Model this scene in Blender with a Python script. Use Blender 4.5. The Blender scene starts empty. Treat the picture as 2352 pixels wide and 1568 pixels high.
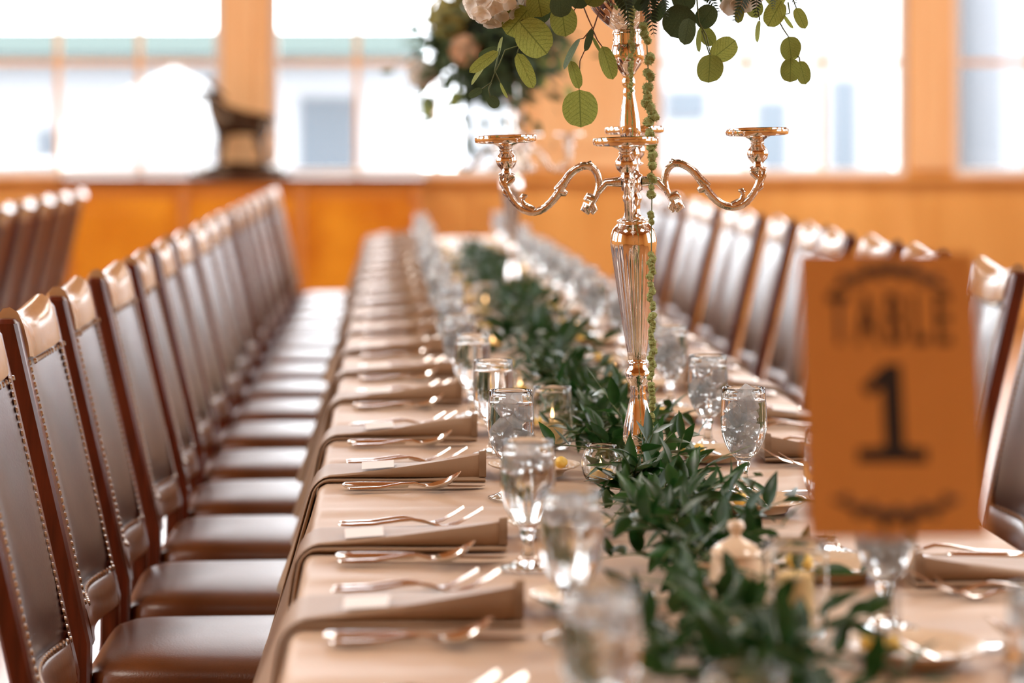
import bpy, bmesh, math, random
from math import sin, cos, pi, sqrt, radians as R
from mathutils import Vector, Matrix, Quaternion
rnd = random.Random(11)
S = bpy.context.scene
COL = S.collection

# ---------------------------------------------------------------- camera, world, lights, exposure
F, H, U0, V0 = 5400.0, 1.31, 888.0, 312.0
FOCUS = 3.66
cam_d = bpy.data.cameras.new('camera'); cam = bpy.data.objects.new('camera', cam_d); COL.objects.link(cam)
cam.location = (0, 0, H); cam.rotation_euler = (pi / 2, 0, 0)
cam_d.sensor_width = 36; cam_d.lens = F / 2352 * 36
cam_d.shift_x = (1176 - U0) / 2352; cam_d.shift_y = -(784 - V0) / 2352
cam_d.clip_start = .05; cam_d.clip_end = 300
cam_d.dof.use_dof = True; cam_d.dof.focus_distance = FOCUS; cam_d.dof.aperture_fstop = 2.5
S.camera = cam
S.view_settings.view_transform = 'Standard'; S.view_settings.look = 'None'
S.view_settings.exposure = 0.58; S.view_settings.gamma = 1; S.view_settings.use_curve_mapping = False
S.cycles.max_bounces = 26; S.cycles.transmission_bounces = 26; S.cycles.glossy_bounces = 5
S.cycles.diffuse_bounces = 4; S.cycles.transparent_max_bounces = 12
S.cycles.sample_clamp_indirect = 6; S.cycles.use_denoising = True
S.cycles.caustics_reflective = False
SKY = 7.0
w = bpy.data.worlds.new('overcast_sky'); S.world = w; w.use_nodes = True
w.node_tree.nodes['Background'].inputs[0].default_value = (.92, .95, 1.0, 1)
w.node_tree.nodes['Background'].inputs[1].default_value = SKY


def area(name, loc, rot, sx, sy, power, col=(1, 1, 1), portal=False):
    d = bpy.data.lights.new(name, 'AREA'); d.shape = 'RECTANGLE'; d.size = sx; d.size_y = sy
    d.energy = power; d.color = col
    if portal: d.cycles.is_portal = True
    o = bpy.data.objects.new(name, d); o.location = loc; o.rotation_euler = rot; COL.objects.link(o)
    return o


FILL_COL = (1.0, .93, .84)
for lx, ly in ((-3.2, 1.6), (3.6, 1.6), (-3.2, 7.5), (3.6, 7.5), (-3.2, 12.8), (3.6, 12.8)):
    area('overhead_fill', (lx, ly, 5.14), (0, 0, 0), 1.5, 1.5, 90 if ly > 2 else 100, FILL_COL)  # unseen overhead fill lights, added to brighten the room

XL, XR, YB, YN, ZC = -7.0, 7.0, 16.75, -4.5, 5.2
# windows: back wall openings in x, side walls openings in y, near wall openings in x
BACKW = [(-3.50, -1.172), (-.830, .968), (1.914, 3.71), (4.04, 6.30)]
SIDEW = [(1.2, 3.6), (5.0, 7.4), (8.8, 11.2), (12.6, 15.0)]
NEARW = []
WZ0, WZ1 = 1.02, 4.60
for a, b in BACKW:
    area('window_daylight', ((a + b) / 2, YB + .02, (WZ0 + WZ1) / 2), (-pi / 2, 0, 0), b - a, WZ1 - WZ0, 1, portal=True)
for a, b in NEARW:
    area('window_daylight', ((a + b) / 2, YN - .02, (WZ0 + WZ1) / 2), (pi / 2, 0, 0), b - a, WZ1 - WZ0, 1, portal=True)
for a, b in SIDEW:
    area('window_daylight', (XL - .02, (a + b) / 2, (WZ0 + WZ1) / 2), (0, -pi / 2, 0), WZ1 - WZ0, b - a, 1, portal=True)
    area('window_daylight', (XR + .02, (a + b) / 2, (WZ0 + WZ1) / 2), (0, pi / 2, 0), WZ1 - WZ0, b - a, 1, portal=True)


# ---------------------------------------------------------------- helpers
def at(u, v, Y):
    return Vector(((u - U0) * Y / F, Y, H - (v - V0) * Y / F))


def onT(v):   # depth of a table-top point seen at image row v
    return F * (H - .75) / (v - V0)


def tag(o, label=None, cat=None, group=None, kind=None):
    if label: o['label'] = label
    if cat: o['category'] = cat
    if group: o['group'] = group
    if kind: o['kind'] = kind
    return o


def empty(name, loc=(0, 0, 0), rz=0, label=None, cat=None, group=None, kind=None):
    o = bpy.data.objects.new(name, None); COL.objects.link(o); o.empty_display_size = .05
    o.location = loc; o.rotation_euler = (0, 0, rz)
    return tag(o, label, cat, group, kind)


def link(name, me, parent=None, loc=(0, 0, 0), rot=(0, 0, 0), scale=(1, 1, 1)):
    o = bpy.data.objects.new(name, me); COL.objects.link(o)
    o.location = loc; o.rotation_euler = rot; o.scale = scale
    if parent: o.parent = parent
    return o


KIDS = {}


def copy_tree(o, parent=None):
    c = o.copy(); COL.objects.link(c); c.parent = parent
    for ch in o.children: copy_tree(ch, c)
    return c


class MB:
    """collects verts / faces of one mesh"""
    def __init__(s): s.v = []; s.f = []; s.uv = {}

    def add(s, vs, fs, M=None, uvs=None):
        b = len(s.v)
        for i, p in enumerate(vs):
            p = Vector(p)
            s.v.append(tuple(M @ p) if M is not None else tuple(p))
            if uvs: s.uv[b + i] = uvs[i]
        s.f += [tuple(i + b for i in f) for f in fs]

    def box(s, a, b, M=None):
        (x0, y0, z0), (x1, y1, z1) = a, b
        s.add([(x0, y0, z0), (x1, y0, z0), (x1, y1, z0), (x0, y1, z0), (x0, y0, z1), (x1, y0, z1), (x1, y1, z1), (x0, y1, z1)],
              [(3, 2, 1, 0), (4, 5, 6, 7), (0, 1, 5, 4), (1, 2, 6, 5), (2, 3, 7, 6), (3, 0, 4, 7)], M)

    def loops(s, rings, cap0=True, cap1=True, closed=True, M=None):
        n = len(rings[0]); vs = [p for r in rings for p in r]; fs = []
        for i in range(len(rings) - 1):
            for j in range(n if closed else n - 1):
                k = (j + 1) % n
                fs.append((i * n + j, i * n + k, (i + 1) * n + k, (i + 1) * n + j))
        if cap0: fs.append(tuple(range(n - 1, -1, -1)))
        if cap1: fs.append(tuple((len(rings) - 1) * n + j for j in range(n)))
        s.add(vs, fs, M)

    def lathe(s, prof, n=32, M=None, mod=None):
        rings = []
        for i, (r, z) in enumerate(prof):
            ring = []
            for j in range(n):
                t = 2 * pi * j / n
                rr = r + (mod(i, r, z, t) if mod else 0)
                ring.append((max(rr, 1e-5) * cos(t), max(rr, 1e-5) * sin(t), z))
            rings.append(ring)
        s.loops(rings, prof[0][0] > 1e-6, prof[-1][0] > 1e-6, M=M)

    def tube(s, pts, rad, n=8, M=None, flat=1.0):
        pts = [Vector(p) for p in pts]
        if not hasattr(rad, '__len__'): rad = [rad] * len(pts)
        rings = []; prev = None
        for i, p in enumerate(pts):
            d = (pts[min(i + 1, len(pts) - 1)] - pts[max(i - 1, 0)])
            d = d.normalized() if d.length > 1e-9 else Vector((0, 0, 1))
            if prev is None:
                a = Vector((0, 0, 1)) if abs(d.z) < .9 else Vector((0, 1, 0))
                nrm = d.cross(a).normalized()
            else:
                nrm = (prev - d * prev.dot(d)).normalized()
            prev = nrm; bi = d.cross(nrm)
            rings.append([p + (nrm * cos(2 * pi * j / n) * flat + bi * sin(2 * pi * j / n)) * rad[i] for j in range(n)])
        s.loops(rings, M=M)

    def mesh(s, name, mat, smooth=True, angle=None, bevel=0):
        me = bpy.data.meshes.new(name); me.from_pydata(s.v, [], s.f)
        bm = bmesh.new(); bm.from_mesh(me)
        bmesh.ops.recalc_face_normals(bm, faces=bm.faces)
        if bevel:
            es = [e for e in bm.edges if len(e.link_faces) == 2 and e.calc_face_angle(0) > .6]
            bmesh.ops.bevel(bm, geom=es, offset=bevel, segments=2, affect='EDGES', profile=.6)
        bm.to_mesh(me); bm.free()
        if s.uv:
            ul = me.uv_layers.new(name='UVMap')
            for lp in me.loops: ul.data[lp.index].uv = s.uv.get(lp.vertex_index, (0, 0))
        if smooth:
            me.polygons.foreach_set('use_smooth', [True] * len(me.polygons))
            if angle:
                me.set_sharp_from_angle(angle=R(angle))
        for m in (mat if isinstance(mat, (list, tuple)) else [mat]): me.materials.append(m)
        return me

    def build(s, name, mat, parent=None, loc=(0, 0, 0), rot=(0, 0, 0), smooth=True, angle=40, bevel=0):
        return link(name, s.mesh(name, mat, smooth, angle, bevel), parent, loc, rot)


# ---------------------------------------------------------------- materials
def nt(name):
    m = bpy.data.materials.new(name); m.use_nodes = True
    return m, m.node_tree, m.node_tree.nodes['Principled BSDF']


def setp(b, **k):
    names = dict(col='Base Color', rough='Roughness', metal='Metallic', spec='Specular IOR Level', ior='IOR', trans='Transmission Weight',
                 coat='Coat Weight', coatr='Coat Roughness', sheen='Sheen Weight', sss='Subsurface Weight', emit='Emission Color', es='Emission Strength', sheenr='Sheen Roughness')
    for a, v in k.items():
        if a in ('col', 'emit'): v = (*v, 1)
        b.inputs[names[a]].default_value = v


def noise_mix(t, b, c1, c2, scale=8, stretch=(1, 1, 1), detail=4, lo=.3, hi=.7, coord='Object', bump=0, bscale=None, dist=0):
    tc = t.nodes.new('ShaderNodeTexCoord'); mp = t.nodes.new('ShaderNodeMapping'); mp.inputs['Scale'].default_value = stretch
    t.links.new(tc.outputs[coord], mp.inputs[0])
    n = t.nodes.new('ShaderNodeTexNoise'); n.inputs['Scale'].default_value = scale; n.inputs['Detail'].default_value = detail
    n.inputs['Distortion'].default_value = dist
    t.links.new(mp.outputs[0], n.inputs[0])
    r = t.nodes.new('ShaderNodeValToRGB'); r.color_ramp.elements[0].position = lo; r.color_ramp.elements[1].position = hi
    r.color_ramp.elements[0].color = (*c1, 1); r.color_ramp.elements[1].color = (*c2, 1)
    t.links.new(n.outputs[0], r.inputs[0])
    if b: t.links.new(r.outputs[0], b.inputs['Base Color'])
    if bump:
        n2 = t.nodes.new('ShaderNodeTexNoise'); n2.inputs['Scale'].default_value = bscale or scale; n2.inputs['Detail'].default_value = 3
        t.links.new(mp.outputs[0], n2.inputs[0])
        bp = t.nodes.new('ShaderNodeBump'); bp.inputs['Strength'].default_value = bump; bp.inputs['Distance'].default_value = .002
        t.links.new(n2.outputs[0], bp.inputs['Height']); t.links.new(bp.outputs[0], b.inputs['Normal'])
    return r


def mat(name, c1, c2=None, scale=8, bump=0, bscale=None, stretch=(1, 1, 1), **k):
    m, t, b = nt(name)
    setp(b, col=c1, **k)
    if c2: noise_mix(t, b, c1, c2, scale, stretch, bump=bump, bscale=bscale)
    return m


M = {}
M['mahogany'] = mat('mahogany', (.05, .007, .003), (.115, .019, .006), 14, stretch=(6, 6, .6), rough=.3, spec=.4, coat=.08, coatr=.12)
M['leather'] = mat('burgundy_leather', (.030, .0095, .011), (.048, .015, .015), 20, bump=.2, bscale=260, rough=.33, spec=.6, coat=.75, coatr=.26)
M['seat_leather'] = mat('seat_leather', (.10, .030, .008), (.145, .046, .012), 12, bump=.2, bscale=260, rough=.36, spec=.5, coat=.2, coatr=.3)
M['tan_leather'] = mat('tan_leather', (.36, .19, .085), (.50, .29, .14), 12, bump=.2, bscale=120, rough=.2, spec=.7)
M['brown_leather'] = mat('brown_leather', (.11, .034, .010), (.18, .06, .018), 12, bump=.2, bscale=120, rough=.28, spec=.6)
M['brass_nail'] = mat('brass_nail', (.55, .46, .36), rough=.22, metal=1.0)
M['cloth'] = mat('tan_cloth', (.48, .315, .185), (.54, .36, .22), 3, bump=.12, bscale=600, rough=.48, spec=.5, sheen=.25, sheenr=.4)
M['napkin'] = mat('napkin_cloth', (.30, .19, .112), (.355, .23, .14), 6, bump=.15, bscale=500, rough=.5, spec=.45, sheen=.2, sheenr=.4)
M['hem'] = mat('napkin_hem', (.22, .135, .078), (.26, .16, .092), 9, bump=.15, bscale=500, rough=.6, spec=.3)
M['silver'] = mat('silver', (.90, .88, .86), rough=.14, metal=1.0)
M['candelabra'] = mat('polished_nickel', (.84, .80, .765), rough=.05, metal=1.0)
M['candelabra_arm'] = mat('cast_nickel', (.64, .58, .51), (.85, .80, .74), 60, bump=.5, bscale=120, rough=.16, metal=1.0)
M['paper'] = mat('white_paper', (.90, .89, .88), rough=.7)
M['porcelain'] = mat('ivory_porcelain', (.70, .53, .36), (.74, .57, .40), 5, rough=.14, spec=.6)
M['butter'] = mat('butter', (.80, .52, .07), (.86, .62, .16), 60, bump=.6, bscale=150, rough=.45, sss=.0)
M['wax'] = mat('candle_wax', (.86, .62, .27), rough=.5)
M['wick'] = mat('wick', (.03, .025, .02), rough=.9)
M['ink'] = mat('black_ink', (.012, .008, .006), rough=.7)
M['ink_soft'] = mat('brown_ink', (.035, .015, .006), rough=.7)
M['wood_wall'] = mat('pine_panel', (.74, .36, .09), (.86, .46, .135), 3, stretch=(2, 2, .3), rough=.42, spec=.4)
M['wood_post'] = mat('light_pine', (.82, .48, .22), (.90, .57, .29), 3, stretch=(3, 3, .3), rough=.45, spec=.4)
M['sideboard'] = mat('burl_veneer', (.55, .155, .006), (.80, .33, .02), 2.2, stretch=(1.2, 1.2, 1.2), rough=.3, coat=.1)
M['sideboard_frame'] = mat('sideboard_frame', (.50, .16, .018), (.62, .23, .035), 5, stretch=(.5, 4, 4), rough=.35, coat=.1)
M['sideboard_top'] = mat('sideboard_top', (.10, .03, .012), rough=.3)
M['floor'] = mat('floor_boards', (.30, .13, .05), (.42, .20, .08), 2, stretch=(6, .5, 1), rough=.22, spec=.5)
M['ceiling'] = mat('ceiling_boards', (.46, .23, .075), (.58, .31, .11), 3, stretch=(5, .4, 1), rough=.5)
M['white_paint'] = mat('white_paint', (.80, .76, .72), rough=.5)
M['bronze'] = mat('bronze', (.05, .035, .024), (.10, .065, .04), 9, rough=.2, metal=.85)
M['stem'] = mat('plant_stem', (.10, .13, .04), rough=.6)
M['stem_red'] = mat('red_stem', (.16, .065, .035), rough=.6)
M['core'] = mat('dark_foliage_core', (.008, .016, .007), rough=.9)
M['steel'] = mat('dark_steel', (.10, .085, .07), rough=.35, metal=.9)
M['facade'] = mat('white_facade', (.33, .335, .35), rough=.8)
M['facade2'] = mat('grey_facade', (.20, .205, .22), rough=.8)
M['green_roof'] = mat('green_fascia', (.085, .115, .105), rough=.7)
M['dark_glass'] = mat('dark_glass', (.085, .105, .125), rough=.25)
M['tent'] = mat('white_canvas', (.36, .365, .365), rough=.8)
M['snow'] = mat('pale_paving', (.33, .335, .345), (.38, .385, .39), 2, rough=.85)
M['car_paint'] = mat('white_car_paint', (.36, .365, .38), rough=.25)
M['rubber'] = mat('rubber', (.05, .05, .05), rough=.8)


def kraft():
    m, t, b = nt('kraft_card'); setp(b, col=(.56, .27, .065), rough=.8)
    noise_mix(t, b, (.58, .305, .095), (.63, .34, .11), 60)
    tr = t.nodes.new('ShaderNodeBsdfTranslucent'); tr.inputs[0].default_value = (.80, .46, .15, 1)
    mx = t.nodes.new('ShaderNodeMixShader'); mx.inputs[0].default_value = .46
    t.links.new(b.outputs[0], mx.inputs[1]); t.links.new(tr.outputs[0], mx.inputs[2])
    t.links.new(mx.outputs[0], t.nodes['Material Output'].inputs[0]); return m


M['kraft'] = kraft()


def glass(name, ior, col=(1, 1, 1), rough=0.0, bump=0, bscale=60, milky=0):
    m = bpy.data.materials.new(name); m.use_nodes = True; t = m.node_tree; t.nodes.clear()
    out = t.nodes.new('ShaderNodeOutputMaterial'); g = t.nodes.new('ShaderNodeBsdfGlass')
    g.inputs['Color'].default_value = (*col, 1); g.inputs['IOR'].default_value = ior; g.inputs['Roughness'].default_value = rough
    if bump:
        tc = t.nodes.new('ShaderNodeTexCoord'); n = t.nodes.new('ShaderNodeTexNoise'); n.inputs['Scale'].default_value = bscale
        bp = t.nodes.new('ShaderNodeBump'); bp.inputs['Strength'].default_value = bump; bp.inputs['Distance'].default_value = .004
        t.links.new(tc.outputs['Object'], n.inputs[0]); t.links.new(n.outputs[0], bp.inputs['Height']); t.links.new(bp.outputs[0], g.inputs['Normal'])
    last = g.outputs[0]
    if milky:
        d = t.nodes.new('ShaderNodeBsdfTranslucent'); d.inputs[0].default_value = (.95, .96, .97, 1)
        d2 = t.nodes.new('ShaderNodeBsdfDiffuse'); d2.inputs[0].default_value = (.93, .94, .95, 1)
        m0 = t.nodes.new('ShaderNodeMixShader'); m0.inputs[0].default_value = .5
        t.links.new(d.outputs[0], m0.inputs[1]); t.links.new(d2.outputs[0], m0.inputs[2])
        mx = t.nodes.new('ShaderNodeMixShader'); mx.inputs[0].default_value = milky
        t.links.new(last, mx.inputs[1]); t.links.new(m0.outputs[0], mx.inputs[2]); last = mx.outputs[0]
    t.links.new(last, out.inputs[0]); return m


M['glass'] = glass('clear_glass', 1.45, (.99, .995, .99))
M['water'] = glass('water', 1.33)
M['ice'] = glass('ice', 1.16, (.99, .995, 1), .10, .8, 120, milky=.34)


def thin_glass():
    m = bpy.data.materials.new('window_glass'); m.use_nodes = True; t = m.node_tree; t.nodes.clear()
    out = t.nodes.new('ShaderNodeOutputMaterial'); tr = t.nodes.new('ShaderNodeBsdfTransparent'); tr.inputs[0].default_value = (.97, .98, .98, 1)
    g = t.nodes.new('ShaderNodeBsdfGlossy'); g.inputs['Roughness'].default_value = .02
    fr = t.nodes.new('ShaderNodeFresnel'); fr.inputs[0].default_value = 1.35
    mx = t.nodes.new('ShaderNodeMixShader')
    t.links.new(fr.outputs[0], mx.inputs[0]); t.links.new(tr.outputs[0], mx.inputs[1]); t.links.new(g.outputs[0], mx.inputs[2])
    t.links.new(mx.outputs[0], out.inputs[0]); return m


M['pane'] = thin_glass()


def emis(name, col, st):
    m = bpy.data.materials.new(name); m.use_nodes = True; t = m.node_tree; t.nodes.clear()
    out = t.nodes.new('ShaderNodeOutputMaterial'); e = t.nodes.new('ShaderNodeEmission'); e.inputs[0].default_value = (*col, 1); e.inputs[1].default_value = st
    t.links.new(e.outputs[0], out.inputs[0]); return m


M['flame'] = emis('candle_flame', (1.0, .56, .24), 4.5)


def leafmat(name, c1, c2, trans=.35, rough=.4, vein=None, edge=None):
    """two-sided leaf: veins from the leaf's own UV (u across -1..1 stored 0..1, v along)"""
    m, t, b = nt(name); setp(b, rough=rough, spec=.34)
    oi = t.nodes.new('ShaderNodeObjectInfo')
    r = noise_mix(t, None, c1, c2, 30, coord='Object')
    mul = t.nodes.new('ShaderNodeHueSaturation')
    mr = t.nodes.new('ShaderNodeMapRange'); mr.inputs[3].default_value = .72; mr.inputs[4].default_value = 1.25
    t.links.new(oi.outputs['Random'], mr.inputs[0]); t.links.new(mr.outputs[0], mul.inputs['Value']); t.links.new(r.outputs[0], mul.inputs['Color'])
    last = mul.outputs[0]
    if vein:
        uv = t.nodes.new('ShaderNodeUVMap'); sx = t.nodes.new('ShaderNodeSeparateXYZ'); t.links.new(uv.outputs[0], sx.inputs[0])
        a = t.nodes.new('ShaderNodeMath'); a.operation = 'SUBTRACT'; a.inputs[1].default_value = .5; t.links.new(sx.outputs[0], a.inputs[0])
        ab = t.nodes.new('ShaderNodeMath'); ab.operation = 'ABSOLUTE'; t.links.new(a.outputs[0], ab.inputs[0])
        mid = t.nodes.new('ShaderNodeMath'); mid.operation = 'LESS_THAN'; mid.inputs[1].default_value = .018; t.links.new(ab.outputs[0], mid.inputs[0])
        # slanted side veins, distorted
        n = t.nodes.new('ShaderNodeTexNoise'); n.inputs['Scale'].default_value = 5; t.links.new(uv.outputs[0], n.inputs[0])
        k = t.nodes.new('ShaderNodeMath'); k.operation = 'MULTIPLY_ADD'; k.inputs[1].default_value = -.75; t.links.new(ab.outputs[0], k.inputs[0]); t.links.new(sx.outputs[1], k.inputs[2])
        k2 = t.nodes.new('ShaderNodeMath'); k2.operation = 'MULTIPLY_ADD'; k2.inputs[1].default_value = .14; t.links.new(n.outputs[0], k2.inputs[0]); t.links.new(k.outputs[0], k2.inputs[2])
        k3 = t.nodes.new('ShaderNodeMath'); k3.operation = 'MULTIPLY'; k3.inputs[1].default_value = 8; t.links.new(k2.outputs[0], k3.inputs[0])
        fr = t.nodes.new('ShaderNodeMath'); fr.operation = 'FRACT'; t.links.new(k3.outputs[0], fr.inputs[0])
        lt = t.nodes.new('ShaderNodeMath'); lt.operation = 'LESS_THAN'; lt.inputs[1].default_value = .09; t.links.new(fr.outputs[0], lt.inputs[0])
        vo = t.nodes.new('ShaderNodeTexVoronoi'); vo.feature = 'DISTANCE_TO_EDGE'; vo.inputs['Scale'].default_value = 11; t.links.new(uv.outputs[0], vo.inputs[0])
        vl = t.nodes.new('ShaderNodeMath'); vl.operation = 'LESS_THAN'; vl.inputs[1].default_value = .025; t.links.new(vo.outputs['Distance'], vl.inputs[0])
        vh = t.nodes.new('ShaderNodeMath'); vh.operation = 'MULTIPLY'; vh.inputs[1].default_value = .45; t.links.new(vl.outputs[0], vh.inputs[0])
        mxv = t.nodes.new('ShaderNodeMath'); mxv.operation = 'MAXIMUM'; t.links.new(mid.outputs[0], mxv.inputs[0]); t.links.new(lt.outputs[0], mxv.inputs[1])
        mxw = t.nodes.new('ShaderNodeMath'); mxw.operation = 'MAXIMUM'; t.links.new(mxv.outputs[0], mxw.inputs[0]); t.links.new(vh.outputs[0], mxw.inputs[1])
        sc = t.nodes.new('ShaderNodeMath'); sc.operation = 'MULTIPLY'; sc.inputs[1].default_value = .75; t.links.new(mxw.outputs[0], sc.inputs[0])
        cm = t.nodes.new('ShaderNodeMix'); cm.data_type = 'RGBA'
        t.links.new(sc.outputs[0], cm.inputs[0]); t.links.new(last, cm.inputs[6]); cm.inputs[7].default_value = (*vein, 1)
        last = cm.outputs[2]
    t.links.new(last, b.inputs['Base Color'])
    tr = t.nodes.new('ShaderNodeBsdfTranslucent'); t.links.new(last, tr.inputs[0])
    mx = t.nodes.new('ShaderNodeMixShader'); mx.inputs[0].default_value = trans
    t.links.new(b.outputs[0], mx.inputs[1]); t.links.new(tr.outputs[0], mx.inputs[2])
    t.links.new(mx.outputs[0], t.nodes['Material Output'].inputs[0]); return m


M['ruscus'] = leafmat('ruscus_leaf', (.008, .040, .007), (.022, .082, .014), .24, .32)
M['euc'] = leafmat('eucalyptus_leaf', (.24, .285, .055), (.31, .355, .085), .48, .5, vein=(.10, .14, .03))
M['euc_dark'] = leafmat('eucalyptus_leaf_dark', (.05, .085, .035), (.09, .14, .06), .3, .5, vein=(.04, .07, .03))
M['fern'] = leafmat('fern_leaf', (.012, .03, .014), (.024, .052, .02), .15, .5)
M['petal'] = leafmat('white_petal', (.84, .80, .72), (.88, .85, .79), .45, .6)
M['petal_green'] = leafmat('green_petal', (.40, .36, .10), (.50, .46, .18), .3, .6)
M['petal_peach'] = leafmat('peach_petal', (.72, .45, .26), (.80, .58, .38), .3, .6)
M['amaranth'] = mat('amaranth_green', (.20, .235, .065), (.34, .37, .13), 140, rough=.8)

# ---------------------------------------------------------------- the room
m = MB(); m.box((XL - .3, YN - .3, -.1), (XR + .3, YB + .3, 0)); tag(m.build('floor', M['floor'], smooth=False), kind='structure')
m = MB(); m.box((XL - .3, YN - .3, ZC), (XR + .3, YB + .3, ZC + .1)); tag(m.build('ceiling', M['ceiling'], smooth=False), kind='structure')


def wall(name, ax, c0, c1, lo, hi, openings, mt):
    m = MB()
    def bx(a, b, z0, z1):
        if b - a < 1e-4: return
        if ax == 'x': m.box((a, c0, z0), (b, c1, z1))
        else: m.box((c0, a, z0), (c1, b, z1))
    bx(lo, hi, 0, WZ0); bx(lo, hi, WZ1, ZC)
    cur = lo
    for a, b in openings: bx(cur, a, WZ0, WZ1); cur = b
    bx(cur, hi, WZ0, WZ1)
    return tag(m.build(name, mt, smooth=False), kind='structure')


wb = wall('wall_back', 'x', YB, YB + .2, XL, XR, BACKW, M['wood_wall'])
wall('wall_near', 'x', YN - .2, YN, XL, XR, NEARW, M['wood_wall'])
wall('wall_left', 'y', XL - .2, XL, YN, YB, SIDEW, M['wood_wall'])
wall('wall_right', 'y', XR, XR + .2, YN, YB, SIDEW, M['wood_wall'])

# pilasters between the windows of the back wall, wainscot panels, sill, baseboard
for (a, b) in ((-1.172, -.830), (.968, 1.914), (3.71, 4.04)):
    m = MB(); m.box((a + .012, YB - .05, WZ0 + .05), (b - .012, YB, ZC))
    if b - a > .5:
        m.box((a + .10, YB - .065, WZ0 + .2), (b - .10, YB - .05, ZC - .2))
    else:
        m.box(((a + b) / 2 - .05, YB - .068, WZ0 + .05), ((a + b) / 2 + .05, YB - .05, ZC))
    m.build('pilaster', M['wood_post'], wb, smooth=False, bevel=.004)
xs = [-6.9, -5.6, -4.3, -3.0, -1.7, -.4, .55, 1.6, 2.66, 3.72, 4.78, 5.84, 6.9]
for a, b in zip(xs[:-1], xs[1:]):
    m = MB(); m.box((a + .07, YB - .018, .2), (b - .07, YB, .90))
    m.box((a + .16, YB - .034, .29), (b - .16, YB - .018, .81)); m.build('wainscot_panel', M['wood_wall'], wb, smooth=False, bevel=.006)
m = MB(); m.box((XL, YB - .09, WZ0 - .035), (XR, YB, WZ0)); tag(m.build('trim_1', M['wood_wall'], smooth=False, bevel=.006), kind='structure')
m = MB(); m.box((XL, YB - .03, 0), (XR, YB, .14)); tag(m.build('baseboard_back', M['wood_wall'], smooth=False, bevel=.006), kind='structure')


def window(n, ax, c, a, b, sgn, mun):
    """c: wall face coordinate inside the opening; a,b extent; mun = positions of the vertical glazing bars"""
    r = empty('window_%d' % n, kind='structure')
    def bx(mb, p, q, z0, z1, d0, d1):
        lo, hi = min(c + sgn * d0, c + sgn * d1), max(c + sgn * d0, c + sgn * d1)
        if ax == 'x': mb.box((p, lo, z0), (q, hi, z1))
        else: mb.box((lo, p, z0), (hi, q, z1))
    m = MB(); fw = .055
    bx(m, a, b, WZ0, WZ0 + fw, .02, .14); bx(m, a, b, WZ1 - fw, WZ1, .02, .14)
    bx(m, a, a + fw, WZ0 + fw, WZ1 - fw, .02, .14); bx(m, b - fw, b, WZ0 + fw, WZ1 - fw, .02, .14)
    m.build('window_frame', M['white_paint'], r, smooth=False, bevel=.006)
    for x in mun:
        m = MB(); bx(m, x - .02, x + .02, WZ0 + fw, WZ1 - fw, .05, .10); m.build('glazing_bar', M['wood_post'], r, smooth=False)
    for z in (1.834, 2.56, 3.28, 4.0):
        m = MB(); bx(m, a + fw, b - fw, z - .02, z + .02, .052, .098); m.build('glazing_bar', M['wood_post'], r, smooth=False)
    ed = [a + fw] + list(mun) + [b - fw]; ez = [WZ0 + fw, 1.834, 2.56, 3.28, 4.0, WZ1 - fw]
    for p, q in zip(ed[:-1], ed[1:]):
        for z0, z1 in zip(ez[:-1], ez[1:]):
            m = MB(); bx(m, p + .01, q - .01, z0 + .01, z1 - .01, .072, .078); m.build('pane', M['pane'], r, smooth=False)
    return r


def even(a, b, n): return [a + (b - a) * i / n for i in range(1, n)]


window(1, 'x', YB, *BACKW[0], 1, [-2.934, -2.351, -1.768])
window(2, 'x', YB, *BACKW[1], 1, [-.211, .36])
window(3, 'x', YB, *BACKW[2], 1, [2.571, 3.117])
window(4, 'x', YB, *BACKW[3], 1, [4.6, 5.17, 5.73])
k = 5
for a, b in NEARW: window(k, 'x', YN, a, b, -1, even(a, b, 3)); k += 1
for a, b in SIDEW:
    window(k, 'y', XL, a, b, -1, even(a, b, 3)); k += 1
    window(k, 'y', XR, a, b, 1, even(a, b, 3)); k += 1

# ---------------------------------------------------------------- outside
m = MB(); m.box((-80, -60, -.6), (80, 120, -.5)); tag(m.build('ground', M['snow'], smooth=False), kind='structure')


def house(name, x0, x1, y0, y1, z1, wallm, label, wins=(), fascia=None, gable=0):
    r = empty(name, ((x0 + x1) / 2, y0, -.5), 0, label, 'building')
    ox, oy, oz = (x0 + x1) / 2, y0, -.5
    m = MB(); m.box((x0 - ox, 0, 0), (x1 - ox, y1 - y0, z1 - oz)); m.build('wall', wallm, r, smooth=False)
    if fascia:
        f0, f1 = fascia
        m = MB(); m.box((x0 - ox - .1, -1.1, f0 - oz), (x1 - ox + .1, 0, f1 - oz)); m.build('fascia', M['green_roof'], r, smooth=False)
    for (a, b, c, d) in wins:
        m = MB(); m.box((a - ox, -.06, c - oz), (b - ox, 0, d - oz)); f = m.build('window', M['facade2'], r, smooth=False)
        m = MB(); m.box((a - ox + .06, -.09, c - oz + .06), (b - ox - .06, -.06, d - oz - .06)); m.build('pane', M['dark_glass'], f, smooth=False)
    if gable:
        w_ = (x1 - x0) / 2 + .4; d_ = y1 - y0 + .4
        m = MB(); zz = z1 - oz
        m.add([(-w_, -.4, zz), (w_, -.4, zz), (0, -.4, zz + gable), (-w_, d_, zz), (w_, d_, zz), (0, d_, zz + gable)],
              [(0, 1, 2), (5, 4, 3), (0, 2, 5, 3), (1, 4, 5, 2), (0, 3, 4, 1)]); m.build('roof', M['tent'], r, smooth=False)
    return r


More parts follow.
